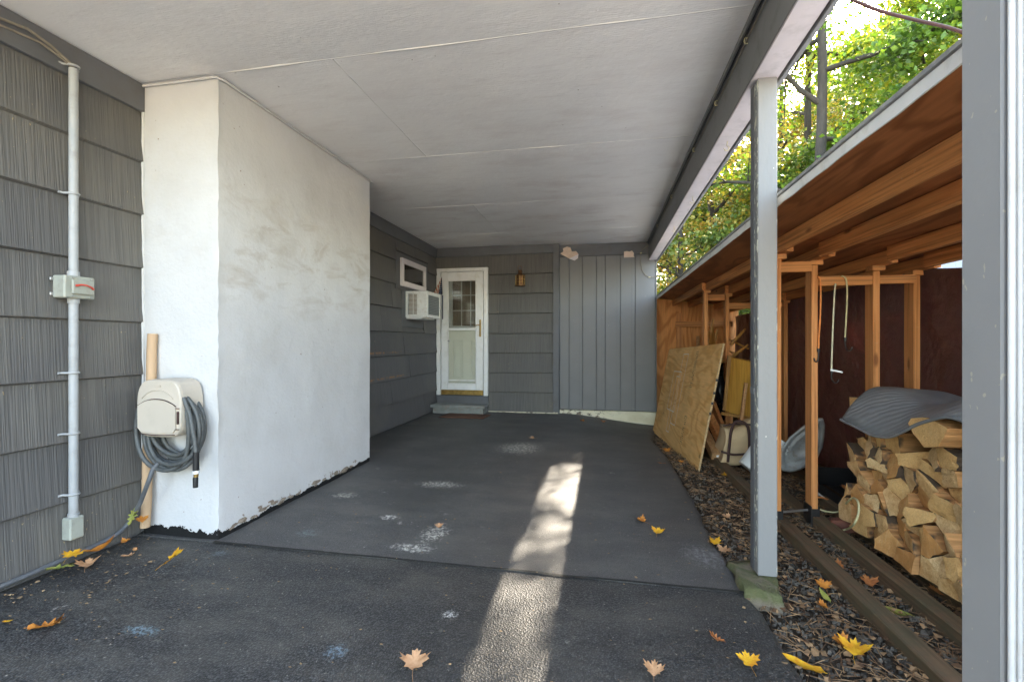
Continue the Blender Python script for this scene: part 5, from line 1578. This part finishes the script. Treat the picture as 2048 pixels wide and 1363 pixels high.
# ------------------------------------------------------------------ firewood
def firewood():
    rnd = random.Random(21)
    y0, y1 = 1.45, 3.34
    def top(y): return .88 - .20 * min(1, max(0, (y - 2.3)) / .5)
    pts = []; logs = []
    z = .09; row = 0
    while z < 1.05:
        y = y0 + (row % 2) * .08
        while y < y1:
            pts.append((y + rnd.uniform(-.045, .045), z + rnd.uniform(-.028, .028)))
            y += rnd.uniform(.095, .18)
        z += .080; row += 1
    def clip(poly, p, q):
        mx, my = (p[0] + q[0]) / 2, (p[1] + q[1]) / 2; nx, ny = q[0] - p[0], q[1] - p[1]
        out = []
        for i in range(len(poly)):
            a, b = poly[i], poly[(i + 1) % len(poly)]
            da = (a[0] - mx) * nx + (a[1] - my) * ny; db = (b[0] - mx) * nx + (b[1] - my) * ny
            if da <= 0: out.append(a)
            if (da < 0 < db) or (db < 0 < da):
                t_ = da / (da - db); out.append((a[0] + (b[0] - a[0]) * t_, a[1] + (b[1] - a[1]) * t_))
        return out
    for p in pts:
        if p[1] > top(p[0]) - .03: continue
        poly = [(y0 - .05, .035), (y1 + .02, .035), (y1 + .02, 1.1), (y0 - .05, 1.1)]
        for q in pts:
            if q is not p and abs(q[0] - p[0]) < .45 and abs(q[1] - p[1]) < .35: poly = clip(poly, p, q)
            if len(poly) < 3: break
        if len(poly) < 3: continue
        cy = sum(a for a, b in poly) / len(poly); cz = sum(b for a, b in poly) / len(poly)
        # merge very short edges, round one side as bark arc sometimes
        pl = []
        for i, a in enumerate(poly):
            b = poly[(i + 1) % len(poly)]
            if math.hypot(a[0] - b[0], a[1] - b[1]) > .022: pl.append(a)
        if len(pl) < 3: pl = poly
        k = rnd.uniform(.965, 1.0)
        pl = [(cy + (a - cy) * k, cz + (b - cz) * k) for a, b in pl]
        arc = rnd.randrange(len(pl)) if rnd.random() < .6 else -1
        fin = []
        for i, a in enumerate(pl):
            b = pl[(i + 1) % len(pl)]
            fin.append(a)
            for s in (.33, .66):
                x_, z_ = a[0] + (b[0] - a[0]) * s, a[1] + (b[1] - a[1]) * s
                d = rnd.uniform(-.0045, .0025)
                if i == arc: d = .009
                nx, ny = (b[1] - a[1]), -(b[0] - a[0]); L = math.hypot(nx, ny) or 1
                if (x_ - cy) * nx + (z_ - cz) * ny < 0: nx, ny = -nx, -ny
                fin.append((x_ + nx / L * d, z_ + ny / L * d))
        xf = 1.565 + rnd.uniform(-.02, .045) - .03 * (p[1] < .3); L = rnd.uniform(.36, .43)
        n = len(fin)
        tw = rnd.uniform(-.32, .32); tz = rnd.uniform(-.35, .25); sy, sz = rnd.uniform(-.05, .05), rnd.uniform(-.02, .02)
        f0 = [Vector((xf + tw * (a - cy) + tz * (b - cz) + rnd.uniform(-.005, .005), a, b)) for a, b in fin]
        bk = [Vector((xf + L, a + sy * .5, b + sz * .5)) for a, b in fin]
        inner = [Vector((xf + tw * (a - cy) * .5 + tz * (b - cz) * .5 - .003, cy + (a - cy) * .5, cz + (b - cz) * .5)) for a, b in fin]
        ctr = Vector((xf - .003, cy, cz))
        mb = MB()
        mb.add([ctr] + inner, [(0, (i + 1) % n + 1, i + 1) for i in range(n)], 0, True)
        mb.add(inner + f0, [(i, (i + 1) % n, n + (i + 1) % n, n + i) for i in range(n)], 0, True)
        mid = [a.lerp(b, .5) + Vector((0, rnd.uniform(-.004, .004), rnd.uniform(-.004, .004))) for a, b in zip(f0, bk)]
        mb.add(f0 + mid, [(i, (i + 1) % n, n + (i + 1) % n, n + i) for i in range(n)], 1)
        mb.add(mid + bk, [(i, (i + 1) % n, n + (i + 1) % n, n + i) for i in range(n)], 1)
        mb.add(bk, [tuple(range(n))], 0)
        # local origin at the log, so each has its own texture
        o = mb.build('firewood_log', ['logend', 'logside'], None)
        c_ = Vector((xf + L / 2, cy, cz)); o.data.transform(Matrix.Translation(-c_)); o.location = c_
        logs.append((int(round((p[1] - .09) / .080)), -p[0], o))
    names = 'bottom second third fourth fifth sixth seventh eighth ninth tenth eleventh twelfth thirteenth'.split()
    for r_ in sorted(set(a for a, b, c in logs)):
        rowl = sorted([(b, i) for i, (a, b, c) in enumerate(logs) if a == r_])
        for k, (b, i) in enumerate(rowl):
            o_ = ['first', 'second', 'third', 'fourth', 'fifth', 'sixth', 'seventh', 'eighth', 'ninth', 'tenth', 'eleventh', 'twelfth', 'thirteenth', 'fourteenth', 'fifteenth', 'sixteenth', 'seventeenth', 'eighteenth', 'nineteenth', 'twentieth', 'last'][min(k, 20)]
            tag(logs[i][2], 'split log in the %s row%s of the firewood stack, %s from its left end' % (names[r_], '' if r_ == 0 else ' up', o_), 'log', 'split logs in the firewood stack')
firewood()
# big pale log standing out on top and the leftmost top block
def biglog(poly, x0, L, lab):
    mb = MB(); n = len(poly)
    f0 = [Vector((x0, a, b)) for a, b in poly]; bk = [Vector((x0 + L, a, b)) for a, b in poly]
    c = sum(f0, Vector()) / n
    mb.add([c] + f0, [(0, (i + 1) % n + 1, i + 1) for i in range(n)], 0)
    mb.add(f0 + bk, [(i, (i + 1) % n, n + (i + 1) % n, n + i) for i in range(n)], 1)
    mb.add(bk, [tuple(range(n))], 0)
    mb.build('firewood_log', ['logend', 'logside'], None, label=lab, cat='log')
pg = [(1816, 846), (1822, 836), (1845, 834), (1858, 836), (1895, 856), (1886, 877), (1876, 893), (1848, 894), (1838, 880), (1826, 866)]
biglog([(at_x(u, v, 1.49).y, at_x(u, v, 1.49).z) for u, v in pg], 1.49, .42, 'largest pale split log jutting out of the stack just under the grey rubber cover')
biglog([(3.31, .70), (3.43, .70), (3.44, .83), (3.33, .84)], 1.60, .07, 'orange wood block at the far top corner of the stack under the cover')
biglog([(3.26, .06), (3.42, .03), (3.43, .12), (3.36, .20), (3.27, .17)], 1.53, .3, 'split log fallen against the foot of the stack inside the yellow rope loop')

# rubber cover on the stack
def cover():
    mb = MB(); nu, nv = 60, 26
    A = []
    for i in range(nu + 1):
        y = 3.42 - 1.75 * i / nu          # far to near
        s = (3.42 - y)
        endw = min(1, math.sqrt(max(0, min(s / .11, 1)) ) )
        q_ = min(1, max(0, (s - .55) / .55)); zb = .715 + .165 * q_ * q_ * (3 - 2 * q_)
        h = .20 * endw * (1 - .62 * min(1, max(0, s - .25) / .9))
        sag = -.03 * math.exp(-((s - .45) / .22) ** 2)
        for j in range(nv + 1):
            t_ = j / nv
            x = 1.50 + (.05 * (1 - endw)) + .50 * t_ * endw + (1 - endw) * .18
            prof = math.sin(min(1, t_ * 2.4 + .0) * math.pi / 2) ** .8
            z = zb + h * prof - .05 * max(0, t_ - .6) + (sag if t_ < .25 else sag * .5) * (1 - prof)
            if j == 0: z -= .012; x -= .012
            z += .008 * nz((x, y, 0), 6)
            A.append((x, y, z))
    mb.add(A, [(i * (nv + 1) + j, (i + 1) * (nv + 1) + j, (i + 1) * (nv + 1) + j + 1, i * (nv + 1) + j + 1) for i in range(nu) for j in range(nv)], 0, True)
    t = thing('rubber_cover', 'ribbed grey rubber cover draped over the top of the firewood', 'cover', (1.7, 2.8, .8))
    o = mb.build('cover_sheet', 'rubber', t); md = o.modifiers.new('thick', 'SOLIDIFY'); md.thickness = .009
    MB().tube([A[i * (nv + 1)] for i in range(nu + 1)], .0085, 6).build('cover_rim', 'rubber', t)
cover()

# ------------------------------------------------------------------ fallen leaves
MAPLE = [(0, 1), (.10, .76), (.26, .82), (.2, .5), (.5, .66), (.56, .5), (.86, .5), (.66, .28), (.8, .14), (.42, .04), (.5, -.2), (.28, -.14), (.04, -.3)]
OAK = [(0, 1), (.14, .9), (.1, .74), (.36, .76), (.16, .5), (.42, .36), (.14, .2), (.36, -.02), (.12, -.1), (.2, -.38), (.03, -.5)]
OVAL = [(0, 1), (.1, .8), (.22, .5), (.29, .2), (.27, -.1), (.18, -.38), (.03, -.52)]
def leaf(u, v, size, kind, mat, rot, curl, tilt, label, z=None, fold=0.0):
    half = {'m': MAPLE, 'o': OAK, 'v': OVAL}[kind]
    out = half + [(-x, y) for x, y in half[::-1] if x > 0]
    rnd = random.Random(int(u * 7 + v))
    def Z(x, y): return curl * (x * x * 1.2 + (y - .2) ** 2 * .5) + fold * abs(x) + .05 * math.sin(6 * x + u) * math.cos(5 * y + v)
    vs = [(0, .2, Z(0, .2))]; n = len(out)
    for s in (.4, .72, 1.0):
        for (x, y) in out:
            xx, yy = x * s * (1 - .35 * abs(fold)), .2 + (y - .2) * s; vs.append((xx, yy, Z(xx, yy) + (rnd.uniform(-.06, .09) if s == 1 else 0)))
    fs = [(0, i + 1, (i + 1) % n + 1) for i in range(n)]
    for k in range(2): fs += [(1 + k * n + i, 1 + (k + 1) * n + i, 1 + (k + 1) * n + (i + 1) % n, 1 + k * n + (i + 1) % n) for i in range(n)]
    mb = MB().add(vs, fs, 0, True)
    if kind == 'm': mb.tube([(0, -.26, Z(0, -.26)), (.03, -.6, Z(0, -.26) + .05), (.12, -.95, .03)], .012, 4)
    else: mb.tube([(0, -.45, Z(0, -.45)), (.02, -.62, Z(0, -.45) + .02)], .012, 4)
    me = mb.mesh('fallen_leaf', mat)
    p = at_z(u, v, 0)
    if z is None:
        p = at_z(u, v, 0); z = dip(p.x, p.y) + .004
        if p.x > interp(EDGE, p.y): z = -.035
        if p.x < XL + .125: z = 0
    p = at_x(u, v, XL + .125) if p.x < XL + .125 and u < 300 else at_z(u, v, z)
    M = Matrix.Rotation(R(rot), 4, 'Z') @ Matrix.Rotation(R(tilt), 4, 'X') @ Matrix.Scale(size * .92, 4)
    me.transform(M)
    low = min(q.co.z for q in me.vertices)
    me.transform(Matrix.Translation((0, 0, -low + .003)))
    o = bpy.data.objects.new('fallen_leaf', me); COL.objects.link(o); o.location = p
    tag(o, label, 'leaf', 'fallen autumn leaves')
LV = [
 (142, 1116, .07, 'm', 'l_yellow', 20, .2, 10, 'bright yellow maple leaf lying against the hose by the left wall'),
 (196, 1102, .115, 'v', 'l_orange', -65, .9, 25, 'large curled rust coloured oval leaf under the small junction box'),
 (112, 1138, .09, 'o', 'l_olive', -70, .3, 5, 'flat olive green oak leaf beside the hose at the left wall'),
 (173, 1136, .07, 'm', 'l_tan', 40, .6, 10, 'pale tan leaf just below the rust brown oval leaf'),
 (248, 1087, .04, 'm', 'l_orange', 0, .4, 15, 'small orange leaf right of the rust brown oval leaf'),
 (252, 1112, .055, 'o', 'l_tan', -80, .6, 8, 'tan oak leaf beside the acorn'),
 (340, 1136, .085, 'm', 'l_yellow', -60, .3, 35, 'folded yellow orange maple leaf with a long stem alone on the dark asphalt'),
 (263, 1050, .07, 'o', 'l_olive', 10, .2, 60, 'olive leaf leaning up in the corner behind the hose tail'),
 (284, 1048, .045, 'm', 'l_orange', 60, .5, 30, 'orange leaf at the left foot of the tan tube'),
 (305, 1046, .05, 'm', 'l_yellow', -20, .5, 30, 'yellow orange leaf at the right foot of the tan tube'),
 (82, 1256, .095, 'o', 'l_orange', -62, .7, 6, 'large orange oak leaf at the lower left of the photo'),
 (12, 1244, .03, 'v', 'l_yellow', -70, .4, 5, 'small pale yellow leaf at the left edge'),
 (828, 1338, .075, 'm', 'l_tan', 12, .4, 12, 'large pale tan maple leaf at the bottom edge beside the sunlit strip'),
 (878, 1056, .04, 'm', 'l_tan', 20, .4, 15, 'small tan maple leaf in the middle of the carport floor'),
 (1066, 877, .07, 'm', 'l_tan', 80, .2, 5, 'pale brown leaf on the white splashes far back on the floor'),
 (1286, 1045, .055, 'm', 'l_orange', 60, .6, 10, 'orange maple leaf on the asphalt, upper left one of the close pair'),
 (1315, 1068, .055, 'm', 'l_yellow', -20, .5, 12, 'yellow orange maple leaf, lower right one of the close pair'),
 (1432, 1092, .06, 'm', 'l_yellow', 30, .4, 15, 'yellow leaf at the asphalt edge above the footing'),
 (1446, 1106, .05, 'm', 'l_tan', -40, .5, 15, 'pale pinkish leaf touching the mossy footing'),
 (1437, 1280, .045, 'o', 'l_brown', 60, .9, 15, 'curled rust brown leaf near the bottom right of the asphalt'),
 (1499, 1335, .055, 'm', 'l_yellow', 5, .4, 18, 'bright yellow leaf at the bottom right of the asphalt'),
 (1308, 1355, .05, 'm', 'l_tan', -10, .6, 25, 'tan leaf cut by the bottom edge right of the sunlit strip'),
 (1618, 1338, .10, 'v', 'l_yellow', 70, .5, 10, 'long yellow oval leaf at the bottom edge of the soil'),
 (1708, 1310, .075, 'm', 'l_yellow', -30, .5, 12, 'yellow maple leaf on the soil beside the front sill'),
 (1690, 1298, .06, 'm', 'l_orange', 50, .6, 15, 'orange leaf overlapping the yellow maple leaf by the front sill'),
 (1648, 1182, .05, 'm', 'l_orange', 0, .5, 30, 'orange leaf standing against the front sill'),
 (1652, 1200, .055, 'v', 'l_olive', 20, .4, 30, 'dark green leaf against the front sill under the orange one'),
 (1650, 1216, .04, 'm', 'l_orange', 80, .6, 10, 'small orange scrap leaf on the gravel below the green leaf'),
 (1682, 1137, .055, 'm', 'l_brown', 60, .5, 10, 'brown leaf between the front and middle sills'),
 (1630, 1098, .045, 'm', 'l_brown', -30, .5, 10, 'small brown leaf between the sills near the middle post'),
 (1765, 1218, .07, 'v', 'l_brown', 80, .5, 10, 'rust leaf between the sills, nearer the bottom right'),
 (1800, 1228, .09, 'v', 'l_olive', 75, .5, 10, 'long olive leaf between the sills'),
 (1740, 1175, .06, 'm', 'l_brown', 0, .5, 20, 'brown leaf against the middle sill'),
 (1334, 906, .07, 'm', 'l_orange', 20, .5, 20, 'orange leaf at the asphalt edge beneath the leaning plywood'),
 (1325, 927, .06, 'v', 'l_brown', 80, .5, 5, 'brown red leaf on the asphalt edge beneath the plywood'),
 (1362, 926, .04, 'm', 'l_orange', 0, .5, 15, 'small orange leaf on the soil under the plywood corner'),
 (1453, 952, .06, 'm', 'l_yellow', 70, .3, 5, 'yellow leaf resting on the far part of the front sill'),
 (1166, 843, .06, 'm', 'l_orange', 60, .5, 10, 'orange leaf near the board wall, left one'),
 (1207, 845, .06, 'm', 'l_brown', -20, .5, 10, 'brown leaf near the board wall, right one'),
 (1790, 1165, .06, 'm', 'l_yellow', 20, .5, 10, 'dull yellow leaf between the middle sill and the stack'),
 (1880, 1190, .06, 'm', 'l_brown', 20, .5, 10, 'brown leaf under the stack beside the grey end post'),
 (1695, 985, .06, 'm', 'l_brown', 20, .5, 20, 'pale brown leaf on the crumpled black bag'),
 (1455, 1037, .05, 'm', 'l_tan', 40, .5, 10, 'tan leaf on the gravel left of the middle post'),
]
for L in LV: leaf(*L[:8], L[8], z=.16 if 'black bag' in L[8] else None)
p = at_z(270, 1099, .01)
m = Matrix.Translation(p + Vector((0, 0, .006))) @ Matrix.Rotation(R(80), 4, 'Y')
MB().lathe([(.0005, -.016), (.006, -.012), (.0095, -.002), (.0095, .006), (.007, .012), (.0005, .015)], 12, 0, m).build('acorn', 'acorn', None, label='acorn on the asphalt beside the tan oak leaf', cat='acorn')
# red cable outside
pts = [at_y(1560, -60, 2.9), at_y(1700, -2, 2.9), at_y(1760, 22, 2.9), at_y(1830, 40, 2.9), at_y(1920, 63, 2.9), at_y(2060, 120, 2.9)]
MB().tube(smooth_path(pts, 8), .009, 8).build('overhead_cable', 'redcable', None, label='dark red cable slanting across the trees at the top right', cat='cable')

# fence of pale vinyl beyond the shed
fe = thing('vinyl_fence', 'pale bluish vinyl fence glimpsed over the tarp behind the shed', 'fence', (3.9, 3.5, 0))
for k in range(44):
    y = -.5 + k * .2
    MB().cham(3.9, 3.925, y, y + .192, -.22, 2.25, .003).build('fence_board', 'fence', fe)
MB().cham(3.93, 3.97, -.5, 8.3, 1.85, 1.95).build('fence_rail', 'fence', fe)
MB().cham(3.93, 3.97, -.5, 8.3, .15, .25).build('fence_rail', 'fence', fe)

# ------------------------------------------------------------------ trees
RS = np.random.RandomState(11)
def sun_gap(P, keep):
    """opening carved into the canopy for the light: leaves thinned so the sun reaches the carport floor"""
    x0 = P[:, 0] - .55 * P[:, 2]; y0 = P[:, 1] - 1.38 * P[:, 2]
    inside = (x0 > -.75) & (x0 < 1.3) & (y0 > -1.8) & (y0 < 5.6)
    band = (x0 > -.65) & (x0 < -.05)
    return ~inside | (RS.rand(len(P)) < np.where(band, np.where(y0 < 2.6, keep * 1.6, keep * .75), keep))  # leaf share per zone sets how bright the floor's sun strip gets
def leaf_mesh(name, P, size, mat, parent=None, flat=.55):
    n = len(P)
    nrm = RS.normal(size=(n, 3)); nrm[:, 2] += 1.1 / flat * .5; nrm /= np.linalg.norm(nrm, axis=1)[:, None]
    a = RS.normal(size=(n, 3)); a -= nrm * (a * nrm).sum(1)[:, None]; a /= np.linalg.norm(a, axis=1)[:, None]
    b = np.cross(nrm, a)
    s = size * RS.uniform(.6, 1.25, n)[:, None]
    V = np.empty((n, 4, 3))
    V[:, 0] = P - a * s * .5; V[:, 1] = P + b * s * .38 + a * s * .05 + nrm * s * .1; V[:, 2] = P + a * s * .55; V[:, 3] = P - b * s * .38 + a * s * .05 + nrm * s * .1
    me = bpy.data.meshes.new(name)
    me.vertices.add(n * 4); me.vertices.foreach_set('co', V.ravel())
    me.loops.add(n * 4); me.loops.foreach_set('vertex_index', np.arange(n * 4, dtype=np.int32))
    me.polygons.add(n); me.polygons.foreach_set('loop_start', np.arange(0, n * 4, 4, dtype=np.int32)); me.polygons.foreach_set('loop_total', np.full(n, 4, dtype=np.int32))
    me.materials.append(MAT[mat]); me.update(calc_edges=True); me.validate()
    return link(name, me, parent)
def tree(x, y, h, r, zc0, spread, mat, nleaf, label, size=.10, lean_=(0, 0), limbs=15):
    t = thing('maple_tree', label, 'tree', (x, y, -.25), group='trees beyond the shed')
    tr = MB(); K = 14
    path = []
    for i in range(K + 1):
        s = i / K
        path.append(Vector((x + lean_[0] * s + .18 * nz((x, s * 3, 0)), y + lean_[1] * s + .18 * nz((y, s * 3, 5)), -.25 + h * s)))
    tr.tube(path, [r * (1 - .82 * i / K) * (1.25 if i == 0 else 1) + .01 for i in range(K + 1)], 10)
    tr.build('trunk', 'bark', t)
    br = MB(); pts = []
    for k in range(limbs):
        s = max(.06, (zc0 + (h - zc0) * (k + .3) / limbs) / h)
        s = min(.97, s); f = s * K; i = int(f); p0 = path[i].lerp(path[min(i + 1, K)], f - i)
        az = k * 2.4 + RS.uniform(-.5, .5)
        rel = (s - zc0 / h) / max(.05, 1 - zc0 / h)
        L = spread * (1 - .62 * rel) * RS.uniform(.7, 1.1)
        up = RS.uniform(.05, .5) + .5 * rel
        d = Vector((math.cos(az), math.sin(az), up)).normalized()
        P = [p0]; rr = r * (1 - .8 * s) * .5 + .012
        for q in range(1, 7):
            d = (d + Vector(RS.normal(size=3) * .13) + Vector((0, 0, .02))).normalized(); P.append(P[-1] + d * L / 6)
        br.tube(P, [rr * (1 - q / 7.2) + .004 for q in range(7)], 6, caps=False)
        for q in range(2, 7):
            pts.append((P[q], .24))
            for w_ in range(2):
                dd = (d + Vector(RS.normal(size=3) * .75)); dd.z *= .5; dd.normalize(); l2 = L * RS.uniform(.22, .42)
                S = [P[q], P[q] + dd * l2 * .5 + Vector((0, 0, .03)), P[q] + dd * l2]
                br.tube(S, [rr * .28 + .003, rr * .18 + .003, .003], 4, caps=False)
                pts.append((S[1], .2)); pts.append((S[2], .24))
    br.build('limbs', 'bark', t)
    nleaf = int(nleaf * 2.3)
    idx = RS.randint(0, len(pts), nleaf)
    C = np.array([p[0][:] for p in pts])[idx]; sg = np.array([p[1] for p in pts])[idx][:, None]
    P = C + RS.normal(size=(nleaf, 3)) * sg * np.array([1.3, 1.3, .42])
    P = P[sun_gap(P, .22)]
    # keep leaves clear of the shed roof and the carport
    P = P[~((P[:, 0] < 2.6) & (P[:, 1] < 8.6)) & (P[:, 2] > -.2)]
    leaf_mesh('crown', P, size, mat, t)
T = [
 (4.15, 10.0, 13, .12, 3.2, 3.2, 'leaf_green', 15000, 'green maple with the thick straight trunk in the middle of the gap between posts'),
 (6.9, 10.2, 12, .10, 3.0, 3.0, 'leaf_green', 11000, 'green maple at the right of the gap beside the end post, limbs reaching left'),
 (2.7, 12.6, 11, .10, 1.2, 2.4, 'leaf_yellow', 11000, 'yellowing maple left of the middle post, low branches'),
 (1.75, 10.9, 8, .07, .8, 1.7, 'leaf_yellow', 8000, 'slim yellow leafed tree next to the board wall end'),
 (5.4, 13.5, 14, .13, 2.6, 3.2, 'leaf_green', 13000, 'tall green maple behind the thick trunked one'),
 (3.7, 16.0, 13, .12, 1.5, 3.0, 'leaf_dark', 12000, 'dark green tree in the second row behind the middle post'),
 (8.6, 13.5, 14, .15, 2.6, 3.4, 'leaf_green', 11000, 'tall green tree at the far right of the gap, second row'),
 (2.3, 17.5, 12, .11, .8, 2.8, 'leaf_dark', 10000, 'dark tree far back beside the wall end'),
 (6.4, 18.5, 15, .15, 2.0, 3.6, 'leaf_yellow', 11000, 'tall yellow green tree in the third row'),
 (3.9, 12.3, 6, .06, .5, 1.8, 'leaf_yellow', 8000, 'low yellow orange understory tree over the shed roof line'),
 (5.9, 8.9, 5.5, .06, 1.0, 1.8, 'leaf_green', 7000, 'low bright green understory tree over the shed roof line'),
 (9.9, 17.0, 15, .15, 2.0, 3.6, 'leaf_dark', 9000, 'dark tree in the third row at the right'),
]
for a in T: tree(*a)
# far wood: one mass
n = 120000
ang = RS.uniform(R(18), R(90), n); rad = RS.uniform(23, 30, n)
hh = RS.rand(n) ** .8 * 14
P = np.stack([rad * np.cos(ang), rad * np.sin(ang), hh - .2], 1)
k_ = np.array([mn.noise(Vector((p[0] * .5, p[1] * .5, p[2] * .5))) for p in P[::1]])
P = P[(k_ > -.25 + P[:, 2] * .022)]
P = P[sun_gap(P, .15)]
fw = leaf_mesh('far_wood', P, .32, 'leaf_dark'); tag(fw, 'dense far wood behind the nearer trees', kind='stuff')
for k in range(16):
    a = R(20) + R(68) * (k + RS.rand() * .6) / 16; rr = RS.uniform(20, 24)
    x, y = rr * math.cos(a), rr * math.sin(a)
    MB().tube([(x + .1 * math.sin(i), y, -.25 + i * 1.6) for i in range(9)], [.13 - .011 * i for i in range(9)], 7).build('tree_trunk', 'bark', None, label='slender bare trunk standing among the leaves before the far wood', cat='tree', group='bare trunks before the far wood')
